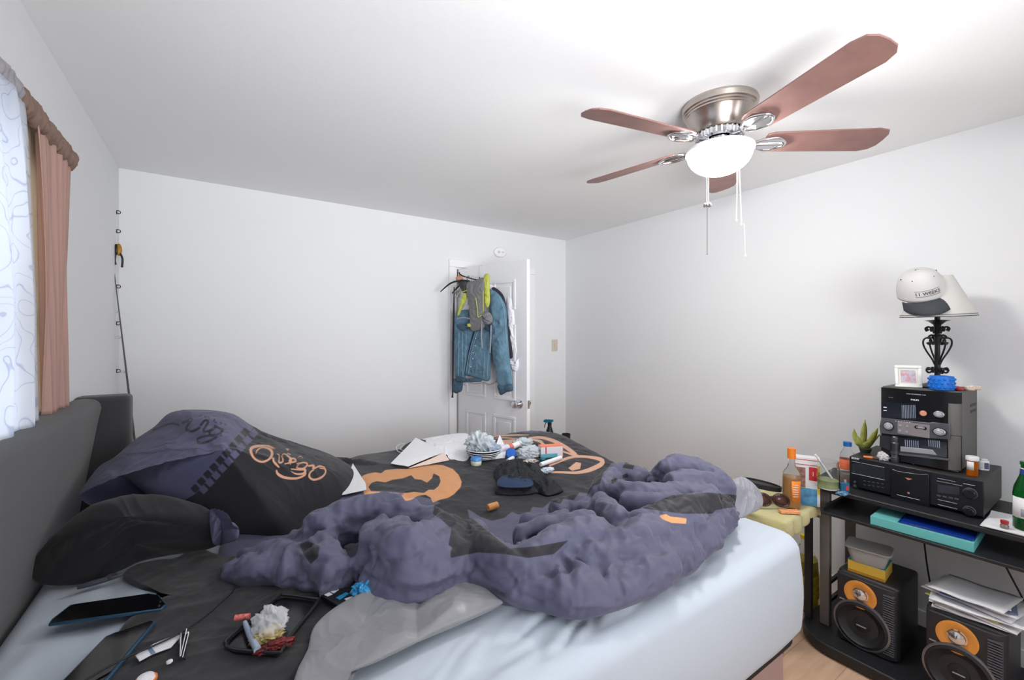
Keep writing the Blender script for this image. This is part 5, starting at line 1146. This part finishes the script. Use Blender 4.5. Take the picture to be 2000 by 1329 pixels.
# ---------------------------------------------------------------- side table with yellow towel
tt = empty('side_table', (2.30, 1.16, 0), 0, 'small dark side table between the bed foot and the rack', 'table')
mb = MB(); mb.box(-.17, .18, -.21, .22, .60, .625); mb.build('table_top', rackm, tt, bevel=.003)
for x in (-.15, .16):
    for y in (-.19, .20): MB().box(x-.014, x+.014, y-.014, y+.014, 0, .5995).build('leg', rackm, tt)
yel = mat('yellow_towel', (226, 216, 150), .95, bump=.8, bscale=350, sheen=.4)
def towel():
    x0, x1, y0, y1 = 2.105, 2.49, .93, 1.40; V = []; nx, ny = 70, 80; z0 = .6262; ov = .055
    for i in range(nx+1):
        for j in range(ny+1):
            sx = (i/nx)*(x1-x0+2*ov)-ov; sy = (j/ny)*(y1-y0+2*ov)-ov; ox = max(0, -sx)+max(0, sx-(x1-x0)); oy = max(0, -sy)+max(0, sy-(y1-y0))
            X = x0+min(max(sx, 0), x1-x0); Y = y0+min(max(sy, 0), y1-y0); dr = max(ox, oy)
            fl = .012*math.sin(sx*38)*min(oy/.03, 1) ; fl2 = .008*math.sin(sy*30)*min(ox/.03, 1)
            sxn = -1 if sx < 0 else 1; syn = -1 if sy < 0 else 1
            V.append((X + sxn*(.004+fl2)*(ox > 0), Y + syn*(.004+abs(fl))*(oy > 0), z0 + .0035*(1+math.sin(sx*25+sy*12))*.5 + .004 - dr*(1+.35*math.sin(sx*17))))
    F = [(i*(ny+1)+j, (i+1)*(ny+1)+j, (i+1)*(ny+1)+j+1, i*(ny+1)+j+1) for i in range(nx) for j in range(ny)]
    mb = MB(); mb.add(V, F); return tag(mb.build('towel', yel, None, smooth=80, solid=-.003), 'pale yellow towel draped over the small side table', 'towel')
towel()
TT = .6385
v = bottle('rose_bottle', spot(1546, 990, TT), 'bottle of amber liquid with orange cap and orange label on the yellow towel', 'bottle',
    [(.001, .0005), (.036, .0005), (.038, .006), (.038, .150), (.034, .17), (.018, .195), (.0145, .215), (.0145, .235), (.001, .235)], gl,
    [('cap', [(.001, .2355), (.018, .2355), (.018, .285), (.001, .286)], mat('orange_cap', (238, 132, 40), .35)), ('liquid', [(.001, .004), (.034, .004), (.0355, .01), (.0355, .146), (.001, .146)], mat('amber_liquid', (222, 168, 110), .05, trans=.6, ior=1.2)) ])
mb = MB(); mb.add([(.0385*math.cos(a), .0385*math.sin(a), z) for z in (.035, .135) for a in np.linspace(R(203), R(278), 12)], [(i, i+1, 13+i, 12+i) for i in range(11)]); mb.build('label', mat('orange_paper', (236, 138, 52), .5), v, solid=.0004)
mb = MB()
for i in range(6): mb.add([(.0394*math.cos(a), .0394*math.sin(a), z) for z in (.06+.011*i, .063+.011*i) for a in np.linspace(R(212), R(250), 6)], [(k, k+1, 7+k, 6+k) for k in range(5)])
mb.build('label_text', whitep, v)
v = empty('orange_packet', spot(1542, 1003, TT), R(-38), 'orange packet lying flat in front of the amber bottle', 'packet'); mb = MB(); mb.prism(rrect(-.045, .045, -.014, .014, .005), .0005, .015); mb.build('pack', mat('orange_packet_print', (236, 160, 110), .4, var=.2, vscale=60), v, bevel=.003)
# value pack box
v = empty('value_pack', spot(1577, 988, TT), R(-62), 'tall red white and blue value pack box behind the amber bottle', 'box')
mb = MB(); mb.box(-.052, .052, 0, .05, .0005, .235); mb.build('carton', mat('pack_white', (226, 228, 232), .4), v, bevel=.001)
MB().box(.006, .040, -.0012, -.0002, .125, .19).build('red_panel', mat('pack_red', (200, 46, 52), .4), v); MB().box(.040, .0515, -.0014, -.0003, .06, .20).build('yellow_strip', mat('pack_yellow', (240, 206, 70), .4), v)
MB().box(-.0515, .0395, -.0010, -.0002, .002, .085).build('blue_panel', mat('pack_blue', (84, 146, 190), .4, var=.5, vscale=30), v); MB().box(-.0515, -.008, -.0011, -.0002, .087, .185).build('picture_panel', mat('pack_picture', (150, 110, 100), .5, var=.6, vscale=60), v)
mb = MB(); mb.box(-.05, .04, -.0012, -.0002, .222, .225).box(-.05, .04, -.0012, -.0002, .198, .201); mb.build('red_line', mat('pack_red', (200, 46, 52)), v)
text('value_lettering', 'VALUE PACK', .0135, mat('pack_blackish', (60, 50, 40), .5), v, Matrix.Translation((.0457, -.0020, .13)) @ FRONT @ Matrix.Rotation(R(-90), 4, 'Z'), bold=.0003)
text('logo_lettering', '1', .03, whitep, v, Matrix.Translation((.023, -.0018, .157)) @ FRONT)
# black hat and sunglasses
v = empty('black_visor', (0, 0, 0), 0, 'black oval flat topped cap lying behind the sunglasses on the yellow towel', 'hat')
cen = spot(1484, 951, .71); v.location = cen
mb = MB(); n = 48
def tilt(x, y, z): return Vector((0, 0, 0)) + Vector((C_, -S_, 0))*x + Vector((S_, C_, 0))*y + Vector((0, 0, 1))*(z - x*.20)
V = []; 
for i in range(n):
    a = 2*PI*i/n
    for rr, zz in ((1, 0), (1.02, .022), (.95, .024), (.93, .002)): V.append(tilt(.105*rr*math.cos(a), .055*rr*math.sin(a), zz))
mb.add(V, [(i*4+k, ((i+1) % n)*4+k, ((i+1) % n)*4+(k+1) % 4, i*4+(k+1) % 4) for i in range(n) for k in range(4)]); mb.build('band', mat('black_leather', (32, 31, 33), .5, bump=.5, bscale=200), v)
mb = MB(); mb.add([tilt(.098*math.cos(2*PI*i/n), .05*math.sin(2*PI*i/n), .016) for i in range(n)], [tuple(range(n))]); mb.build('top', mat('dark_felt', (58, 58, 62), .7, bump=.6, bscale=100), v, solid=.003)
v = empty('sunglasses', (0, 0, 0), 0, 'large brown sunglasses lying on the yellow towel', 'sunglasses'); v.location = spot(1508, 994, TT); v.scale = (1.15, 1.15, 1.15)
brn = mat('brown_acetate', (66, 38, 34), .12, coat=.4); lens = mat('brown_lens', (96, 66, 62), .05, coat=.6)
for s in (-1, 1):
    P = [tilt(s*.038 + .032*math.cos(a), -.0, .036 + .024*math.sin(a)) + Vector((0, 0, s*.038*.15)) for a in np.linspace(0, 2*PI, 21)[:-1]]
    mb = MB(); mb.tube(P, .0055, 8, closed=True); mb.build('rim', brn, v); mb = MB(); mb.add([tuple(p) for p in P], [tuple(range(20))]); mb.build('lens', lens, v, solid=.002)
    mb = MB(); mb.tube([tilt(s*.07, .0, .044), tilt(s*.072, .06, .040), tilt(s*.068, .13, .014)], .005, 8, sm=4); mb.build('temple', brn, v)
mb = MB(); mb.tube([tilt(-.008, 0, .045), tilt(0, 0, .048), tilt(.008, 0, .043)], .005, 8); mb.build('bridge', brn, v)
# yellow jug on the floor
v = bottle('yellow_jug', (2.64, 1.06, 0), 'tall bottle of yellow cleaning liquid on the floor behind the bed foot', 'bottle',
    [(.001, .0005), (.055, .0005), (.062, .01), (.064, .20), (.058, .27), (.030, .32), (.018, .345), (.018, .37), (.001, .37)], pet,
    [('liquid', [(.001, .004), (.053, .004), (.059, .012), (.061, .20), (.056, .262), (.001, .262)], mat('yellow_liquid', (226, 206, 40), .1, trans=.3, ior=1.2)), ('label', [(.0645, .07), (.0655, .071), (.0655, .19), (.0645, .191)], mat('yellow_label', (232, 206, 60), .5, var=.3, vscale=30)), ('cap', [(.001, .3705), (.021, .3705), (.021, .39), (.001, .391)], mat('yellow_cap', (230, 200, 40), .4))])
# ---------------------------------------------------------------- clutter on the far half of the bed
def on_bed(x, y): return hit(x, y)
SD_ = Vector((C_, -S_, 0)); FD_ = Vector((S_, C_, 0)); UP = Vector((0, 0, 1))
def sheet(name, pts, m, parent=None, label=None, cat=None, thick=.0012, lift=.003, sub=3):
    """paper or card through 3D corner points (triangle fan, softly bent)"""
    bm = bmesh.new(); vs_ = [bm.verts.new(Vector(p) + UP*lift) for p in pts]; f = bm.faces.new(vs_)
    bmesh.ops.triangulate(bm, faces=[f]); bmesh.ops.subdivide_edges(bm, edges=bm.edges[:], cuts=sub, use_grid_fill=True)
    rn = random.Random(len(pts)*7+int(pts[0][0]*100))
    for v in bm.verts: v.co.z += rn.uniform(-.0008, .0008)
    me = bpy.data.meshes.new(name); bm.to_mesh(me); bm.free(); me.materials.append(m); o = link(name, me, parent); s = o.modifiers.new('s', 'SOLIDIFY'); s.thickness = thick
    if label: tag(o, label, cat)
    return o
def lifted(x, y, h=0): return on_bed(x, y) + UP*h
wp = mat('bright_paper', (234, 234, 238), .7)
def curl_sheet(name, px_pts, m, label, cat, h=0.02, parent=None, seed=1, n=(0, 0, 1), amp=.004):
    O = [lifted(x, y, hh) for x, y, hh in px_pts]
    o = cushion(name, O, m, parent, n=n, top=h, bot=.0, p=2, q=1, nr=24, nt=120, wr=amp, wf=16, seed=seed, warp=1)
    if label: tag(o, label, cat)
    return o
curl_sheet('white_cloth', [(800,872,.01),(840,861,.02),(905,856,.03),(918,862,.02),(922,880,.01),(912,900,.0),(880,898,.0),(872,892,.01),(860,900,.005),(830,893,.01),(808,890,.01)], wp, 'crumpled white cloth spread to the left of the striped bowl', 'cloth', .015, seed=3)
v = empty('letter', (0, 0, 0), 0, 'folded white letter in front of the white cloth with its flap raised', 'letter')
A_, B_, Cc, D_, E_ = lifted(763,911,.0), lifted(812,872,.035), lifted(868,898,.028), lifted(797,917,.0), lifted(878,901,.0)
sheet('front_fold', [A_, B_, Cc, D_], wp, v, lift=.012); sheet('back_fold', [D_, Cc, E_], mat('peach_tinted_paper', (218, 196, 186), .7), v, lift=.004)
# face mask
v = empty('face_mask', (0, 0, 0), 0, 'dark face mask with white ear loops left of the white cloth', 'face mask'); c = on_bed(815, 876)
cushion('mask', [lifted(784,880,.002), lifted(795,871,.01), lifted(822,864,.012), lifted(842,867,.01), lifted(838,876,.004), lifted(800,882,.002)], mat('dark_mask', (58, 58, 60), .7), v, top=.015, bot=.0, nr=14, nt=60, wr=.003)
mb = MB(); mb.tube([lifted(800,870,.008), lifted(782,870,.006), lifted(774,877,.006), lifted(780,886,.006), lifted(800,886,.006)], .002, 6, sm=5); mb.build('ear_loop', wp, v)
mb = MB(); mb.tube([lifted(800,872,.01), lifted(787,874,.01), lifted(782,881,.008), lifted(796,884,.008)], .0016, 6, sm=5); mb.build('ear_loop', wp, v)
# striped bowl
bp_ = on_bed(945, 897); bw = empty('striped_bowl', bp_, 0, 'black and white striped bowl full of clear plastic wrappers', 'bowl')
pr = [(.001, .0005), (.055, .001), (.075, .010), (.090, .024), (.102, .040), (.112, .056), (.109, .056), (.098, .040), (.085, .026), (.05, .008), (.001, .007)]
MB().lathe([(r*.8, z) for r, z in pr], 56, cap=False).build('bowl', mat('black_glaze', (34, 34, 38), .2), bw)
for r, z in ((.078, .013), (.088, .0225), (.0965, .0325), (.104, .043), (.1125, .0565)):
    mb = MB(); mb.tube([(r*.8*math.cos(a), r*.8*math.sin(a), z) for a in np.linspace(0, 2*PI, 49)[:-1]], .0022, 8, closed=True); mb.build('white_stripe', mat('white_glaze', (232, 232, 236), .2), bw)
clearw = mat('clear_wrapper', (222, 230, 236), .15, alpha=.6)
crumple('plastic_wrapper', bp_ + UP*.030 - SD_*.02, .055, clearw, 'crumpled clear plastic heaped in the left of the striped bowl', 'wrapper', sc=(1, 1, .9), seed=21, amp=.8, group=None)
crumple('plastic_wrapper', bp_ + UP*.036 + SD_*.04 - FD_*.02, .034, mat('pale_blue_wrapper', (190, 208, 226), .2, trans=.4, ior=1.1), 'pale blue plastic wrapper in the right of the striped bowl', 'wrapper', seed=24, amp=.8)
v = empty('eyeglasses', bp_ + UP*.085 - SD_*.02 - FD_*.03, 0, 'thin wire eyeglasses resting on the wrappers in the bowl', 'eyeglasses')
for s in (-1, 1):
    mb = MB(); mb.tube([SD_*(s*.028+.024*math.cos(a)) + UP*.014*math.sin(a) + FD_*.01*math.sin(a) for a in np.linspace(0, 2*PI, 17)[:-1]], .0014, 6, closed=True); mb.build('rim', mat('dark_wire', (60, 52, 50), .3, metal=.8), v)
    mb = MB(); mb.tube([SD_*s*.052, SD_*s*.056 + FD_*.07 + UP*.01], .0013, 6); mb.build('temple', mat('dark_wire', (60, 52, 50)), v)
# jar with blue lid
v = empty('balm_jar', on_bed(930, 909), 0, 'small pale jar with a blue lid in front of the striped bowl', 'jar')
mb = MB(); mb.lathe([(.001, .0004), (.022, .0005), (.026, .005), (.027, .018), (.026, .024), (.001, .024)], 32); mb.build('jar_body', mat('pale_yellow_balm', (222, 226, 206), .25), v); mb = MB(); mb.lathe([(.001, .0242), (.0275, .0242), (.0275, .032), (.022, .040), (.001, .042)], 32); mb.build('lid', mat('blue_lid', (84, 140, 206), .25), v)
sheet('tissue', [lifted(958,900,.0), lifted(986,896,.0), lifted(990,885,.01), lifted(976,868,.05)], wp, None, 'white paper triangle standing right of the striped bowl', 'paper', lift=.004)
v = empty('blue_bottle_top', on_bed(998, 896) + UP*.001, 0, 'round blue plastic lid leaning up beside the white paper triangle', 'lid')
mb = MB(T(z=.024) @ Matrix.Rotation(R(-YAW), 4, 'Z') @ Matrix.Rotation(R(62), 4, 'X')); mb.lathe([(.001, .010), (.024, .010), (.028, .006), (.028, -.004), (.026, -.004), (.025, .004), (.001, .006)], 36); mb.build('lid_shell', mat('royal_blue_lid', (28, 96, 184), .3), v)
def lying(name, a, b, r, m, label, cat, parts=(), group=None):
    """round thing lying from a to b; parts: (name, t0, t1, radius factor, material)"""
    v = empty(name, (0, 0, 0), 0, label, cat, group); up = UP*(r+.0015)
    if not parts: parts = (('body', 0, 1, 1, m),)
    for nm, t0, t1, k, mm in parts:
        mb = MB(); p, q_ = a+(b-a)*t0+up, a+(b-a)*t1+up; e = (q_-p)*.04; mb.tube([p, p+e, q_-e, q_], [r*k*.88, r*k, r*k, r*k*.88], 20); mb.build(nm, mm, v)
    return v
lying('lotion_bottle', on_bed(968,888), on_bed(1000,880), .019, None, 'white and lilac bottle lying behind the blue lid', 'bottle', (('body', 0, .75, 1, mat('lilac_white', (218, 214, 228), .3)), ('cap', .755, 1, .8, mat('coral_cap', (226, 110, 84), .35))))
lying('medicine_stick', on_bed(1000,880), on_bed(1026,868), .017, None, 'white tube with teal end lying behind the clear plastic bag', 'tube', (('body', 0, .6, 1, mat('white_cap', (236, 236, 238))), ('cap', .605, 1, 1, mat('teal_cap', (78, 168, 186), .35))))
crumple('plastic_bag', on_bed(1032, 893), .042, clearw, 'clear plastic bag crumpled between the blue lid and the carton', 'bag', sc=(1.4, .9, .65), seed=31, amp=.8)
crumple('plastic_bag', on_bed(1020, 872), .035, clearw, 'clear crumpled bag behind the white tube on the far side of the bed', 'bag', sc=(1.4, .8, .6), seed=34, amp=.8)
bx = empty('medicine_carton', on_bed(1078, 895) + UP*.003, R(-YAW+14), 'white orange and teal carton standing among the clutter on the bed', 'carton')
MB().box(-.060, .060, -.001, .045, 0, .056).build('body', mat('pale_card', (222, 218, 226), .5), bx, bevel=.001)
MB().box(-.0605, .0605, -.0015, .0455, .0562, .0600).build('orange_edge', mat('coral_card', (236, 132, 96), .5), bx); MB().box(.0602, .0622, -.001, .045, 0, .056).build('orange_end', mat('coral_card', (236, 132, 96)), bx); MB().box(-.036, -.030, -.0022, -.0012, .016, .056).build('red_bar', mat('red_print', (206, 60, 60)), bx); MB().box(-.058, .03, -.0026, -.0012, 0, .020).build('teal_band', mat('teal_band', (96, 178, 192), .5), bx)
crumple('small_plastic_piece', on_bed(1060, 901), .014, mat('deep_teal', (24, 110, 130), .4), 'small dark teal cap at the lower left of the orange edged carton', 'cap', seed=41, amp=.2)
lying('white_tube', on_bed(1056,913), on_bed(1096,899), .011, mat('white_cap', (236, 236, 238)), 'white tube lying in front of the orange edged carton', 'tube')
crumple('candy_wrapper', on_bed(1068, 922), .018, mat('blue_white_print', (206, 214, 236), .4, var=.35, vscale=50), 'white and blue twisted wrapper below the white tube', 'wrapper', sc=(1.5, .9, .5), seed=43, amp=.9)
crumple('earring_pile', on_bed(1035, 904), .018, mat('pearly_mix', (198, 190, 186), .35, metal=.4, var=.5, vscale=120), 'small pile of shiny trinkets above the black garment', 'trinkets', sc=(1.8, .9, .4), seed=45, amp=1.0)
lying('white_cap_stick', on_bed(992,905), on_bed(1002,899), .010, mat('white_cap', (236, 236, 238)), 'short white stick just above the black garment under the blue lid', 'stick')
# black garment
G = [(965,930),(972,914),(1000,905),(1020,907),(1045,915),(1062,928),(1070,940),(1098,958),(1096,964),(1070,971),(1050,966),(1035,968),(1000,970),(968,966),(970,948)]
cushion('black_garment', [lifted(x, y, .004) for x, y in G], mat('black_knit', (34, 36, 42), .8, bump=.3, bscale=200), None, top=.042, bot=.0, p=2.2, q=.7, nr=60, nt=260, wr=.016, wf=13, seed=51, warp=1.6)
tag(bpy.data.objects['black_garment'], 'crumpled black garment lying in the middle of the comforter', 'clothing')
cushion('blue_lining', [lifted(x, y, .034) for x, y in ((972,966),(975,950),(992,943),(1020,948),(1038,952),(1040,966),(1010,970))], mat('navy_cloth', (32, 52, 84), .7), bpy.data.objects['black_garment'], top=.010, bot=.001, nr=20, nt=90, wr=.004, wf=14, seed=3)['label'] = 'dark blue lining'
lying('wooden_cork', on_bed(953,1000), on_bed(972,994), .013, mat('tan_cork', (206, 142, 86), .6, var=.15, vscale=60), 'tan round cork lying alone on the black part of the comforter', 'cork')
sheet('white_card', [lifted(668,974,.004), lifted(689,918,.02), lifted(714,955,.014), lifted(716,966,.01)], wp, None, 'pointed white paper sticking up between the printed pillow and the comforter', 'paper', lift=.008)

# ---------------------------------------------------------------- behind the foot of the bed
nt_ = empty('night_table', (2.36, 2.84, 0), 0, 'dark table hidden behind the far foot corner of the bed carrying the spray bottle', 'table')
MB().box(-.22, .12, -.16, .16, .525, .55).build('table_top', rackm, nt_, bevel=.003)
for x in (-.19, .09):
    for y in (-.13, .13): MB().box(x-.02, x+.02, y-.02, y+.02, 0, .5245).build('leg', rackm, nt_)
sp_ = empty('spray_bottle', (2.345, 2.89, .5505), R(-YAW-20), 'black spray bottle with teal trigger behind the foot of the bed', 'spray bottle')
MB().lathe([(.001, .0005), (.040, .0005), (.042, .01), (.040, .075), (.016, .150), (.014, .155), (.001, .155)], 32).build('bottle_body', mat('smoky_black_plastic', (30, 31, 34), .25), sp_)
MB().cyl(.017, .1555, .180, 20).build('collar', blackpl, sp_)
mb = MB(); mb.prism([(-.052, .0), (-.052, .018), (-.035, .026), (.030, .026), (.034, .012), (.012, .0)], -.010, .010, T(z=.1805) @ Matrix.Rotation(R(90), 4, 'X')); mb.build('spray_head', mat('teal_trigger', (10, 110, 138), .35), sp_, bevel=.003)
mb = MB(); mb.tube([(-.030, 0, .182), (-.040, 0, .162), (-.046, 0, .134)], [.005, .005, .004], 8, sm=4); mb.build('trigger', mat('grey_trigger', (120, 122, 128), .4), sp_)
cu_ = empty('black_cup', (2.40, 2.74, .5505), 0, 'small black cup beside the spray bottle behind the bed', 'cup'); MB().lathe([(.001, .0005), (.028, .0005), (.036, .105), (.033, .105), (.024, .006), (.001, .006)], 28, cap=False).build('cup_body', blackpl, cu_)

# ---------------------------------------------------------------- clutter on the near side of the bed
NB = .803
def slab(name, pts, z, th, m, parent, lift=0, bevel=.002):
    P = [spot(x, y, z+th) for x, y in pts]; mb = MB(); mb.prism([(p.x, p.y) for p in P], z, z+th); return mb.build(name, m, parent, bevel=bevel)
screen = mat('black_screen', (12, 12, 14), .12, coat=.3); edge = mat('blue_grey_metal', (58, 92, 116), .35, metal=.5)
v = empty('smartphone', (0, 0, 0), 0, 'black smartphone with blue grey edge lying near the black pillow', 'phone', None)
slab('body', [(94,1219),(100,1210),(136,1182),(150,1179),(290,1159),(310,1162),(326,1180),(316,1190)], NB-.004, .0075, edge, v); slab('screen', [(99,1217),(104,1210),(138,1183),(150,1180),(290,1160),(308,1163),(322,1180),(313,1188)], NB+.0036, .0006, screen, v, bevel=0)
for (x, y) in ((312,1175), (310,1183)): MB(Matrix.Translation(spot(x, y, NB+.0048))).cyl(.0035, 0, .001, 14).build('camera_lens', chrome, v)
v = empty('tablet', (0, 0, 0), 0, 'black tablet with blue edge cut off by the bottom of the picture', 'tablet')
slab('body', [(80,1372),(206,1243),(222,1236),(296,1212),(305,1214),(170,1376)], NB-.004, .009, edge, v); slab('screen', [(86,1369),(208,1244),(224,1237),(294,1213),(299,1215),(166,1372)], NB+.0055, .0006, screen, v, bevel=0)
mb = MB(); mb.tube([spot(x, y, z) for x, y, z in ((140,1345,NB+.012),(230,1293,.816),(300,1262,.812),(350,1238,.812),(400,1205,.811),(440,1170,.811),(455,1155,.811),(460,1146,.811))], .0022, 8, sm=8); tag(mb.build('black_cable', blackpl, None), 'thin black cable crossing the tablet and the charcoal blanket', 'cable')
v = empty('plastic_knife', (0, 0, 0), 0, 'white plastic strip with blue band lying under the black cable', 'plastic strip')
slab('strip', [(264,1281),(272,1291),(300,1276),(334,1264),(353,1243),(349,1238),(300,1258)], NB+.001, .003, mat('white_cap', (236, 236, 238)), v, bevel=.0008); slab('blue_band', [(288,1268),(296,1279),(304,1275),(295,1264)], NB+.0042, .0005, mat('pale_blue_band', (110, 140, 170), .5), v, bevel=0)
v = empty('nail_clipper', (0, 0, 0), 0, 'chrome nail clipper lying beside the white plastic strip', 'nail clipper')
for a, b in (((353,1238),(351,1284)), ((364,1230),(352,1284)), ((368,1238),(356,1286))):
    mb = MB(); mb.tube([spot(*a, NB+.010), spot(*b, NB+.006)], [.0022, .0018], 8); mb.build('lever', chrome, v)
MB(Matrix.Translation(spot(367, 1237, NB+.009))).ball(.0032, n=8).build('rivet', chrome, v)
slab('blade_plate', [(357,1285),(352,1240),(368,1234),(362,1288)], NB+.0005, .003, mat('dark_steel', (40, 40, 44), .3, metal=.7), v, bevel=.0005)
crumple('lint', spot(331, 1296, NB), .0045, wp, 'tiny white scrap beside the nail clipper', 'scrap', seed=2)
v = empty('black_tray', (0, 0, 0), 0, 'shallow black tray on the charcoal blanket holding wrappers', 'tray')
TP = [spot(x, y, NB+.012) for x, y in ((441,1258),(452,1240),(540,1166),(556,1161),(612,1168),(621,1174),(575,1232),(552,1266),(540,1274),(460,1268))]; tc_ = sum(TP, Vector())/len(TP)
mb = MB(); mb.prism([(p.x, p.y) for p in TP], NB, NB+.004); mb.build('tray_floor', blk, v, bevel=.001); mb = MB(); mb.tube([(p.x, p.y, NB+.010) for p in TP], .0038, 8, closed=True, sm=4); mb.build('tray_rim', mat('black_tray_plastic', (34, 34, 37), .35), v)
TZ = NB+.0045
v = empty('dental_pick', (0, 0, 0), 0, 'blue and white plastic stick with red white head lying across the black tray', 'plastic stick')
mb = MB(); mb.tube([spot(478,1216,.822), spot(488,1240,.820), spot(503,1270,.818)], [.0045, .0065, .0075], 10, sm=4); mb.build('handle', mat('pale_blue_plastic', (190, 206, 226), .3, trans=.3), v)
mb = MB(); mb.tube([spot(459,1208,.826), spot(488,1204,.826)], [.007, .006], 10); mb.build('head', mat('red_white_print', (220, 110, 106), .4, var=.5, vscale=150), v)
crumple('cellophane', spot(526, 1238, TZ), .030, mat('clear_cellophane', (236, 236, 240), .12, alpha=.42), 'crumpled clear cellophane with green and orange print on the black tray', 'wrapper', sc=(1.0, 1.0, 1.0), seed=61, amp=.5, freq=.9)
crumple('snack_wrapper', spot(522, 1252, TZ), .018, mat('green_orange_print', (190, 170, 110), .4, var=.8, vscale=70), 'green and orange wrapper inside the clear cellophane', 'wrapper', sc=(1.3, .8, .7), seed=64, amp=.8)
crumple('red_wrapper', spot(538, 1267, TZ), .017, mat('dark_red_foil', (110, 34, 36), .35, metal=.3, var=.5, vscale=80), 'dark red foil wrapper at the near edge of the black tray', 'wrapper', sc=(1.7, .7, .4), seed=66, amp=.8)
v = empty('remote_control', (0, 0, 0), 0, 'black remote control with white and blue buttons half under the grey satin', 'remote control')
slab('body', [(618,1158),(650,1144),(700,1150),(716,1166),(660,1182)], NB+.004, .012, mat('black_remote', (26, 27, 32), .4), v)
for P_ in ([(633,1162),(640,1165),(650,1161),(643,1157)], [(645,1156),(652,1159),(662,1152),(655,1149)]): slab('white_button', P_, NB+.0162, .0015, whitep, v, bevel=.0005)
slab('blue_button', [(656,1168),(664,1172),(682,1160),(676,1157)], NB+.0162, .0015, mat('blue_button', (30, 140, 190), .4), v, bevel=.0005)
slab('white_ring', [(672,1170),(678,1174),(700,1167),(690,1164)], NB+.0162, .0015, whitep, v, bevel=.0005)
crumple('candy_wrapper', spot(712, 1166, NB+.012), .022, mat('blue_print_foil', (52, 140, 190), .3, metal=.2, var=.4, vscale=60), 'bright blue wrapper at the edge of the comforter above the remote', 'wrapper', sc=(1.2, .9, .9), seed=71, amp=.6, freq=1)
crumple('candy_wrapper', spot(728, 1158, NB+.02), .013, mat('red_print_foil', (204, 40, 62), .3, metal=.2, var=.3, vscale=60), 'red wrapper next to the blue wrapper above the remote', 'wrapper', sc=(1.6, .8, .8), seed=74, amp=.6)
v = empty('round_container', spot(284, 1336, NB), 0, 'round white container with orange rim at the very bottom of the picture', 'container'); MB().lathe([(.001, .0005), (.014, .001), (.016, .006), (.013, .014), (.001, .017)], 24).build('lid', mat('white_cap', (236, 236, 238)), v); MB().lathe([(.0165, .004), (.0185, .004), (.0185, .008), (.0165, .008)], 24).build('rim', mat('orange_plastic', (232, 128, 60)), v)
v = empty('headphone_band', (0, 0, 0), 0, 'dark grey strap with a ring sticking out from under the black pillow', 'strap')
mb = MB(); mb.tube([spot(x, y, z) for x, y, z in ((152,1148,.795),(180,1140,.798),(215,1130,.80),(240,1122,.80))], [.006, .008, .007, .005], 8, sm=4); mb.build('strap_band', mat('slate_strap', (66, 66, 76), .6), v)
mb = MB(); c_ = spot(219, 1126, .803); mb.tube([c_ + SD_*.012*math.cos(a) + FD_*.010*math.sin(a) for a in np.linspace(0, 2*PI, 17)[:-1]], .003, 8, closed=True); mb.build('ring', mat('slate_strap', (66, 66, 76)), v)
# grey lining of a blanket hanging at the foot
cushion('grey_cloth', [spot(*p) for p in ((1430,945,.90),(1445,932,.90),(1462,938,.88),(1480,955,.84),(1490,975,.80),(1487,992,.785),(1465,1004,.778),(1440,1012,.775),(1425,990,.82))], mat('light_grey_cotton', (150, 150, 158), .8, bump=.1, bscale=400), None, n=(.4, -.4, 1), top=.012, bot=.01, nr=40, nt=200, wr=.008, wf=12, seed=81, warp=1.3)
tag(bpy.data.objects['grey_cloth'], 'light grey folded cloth peeking out at the foot end of the comforter', 'cloth')
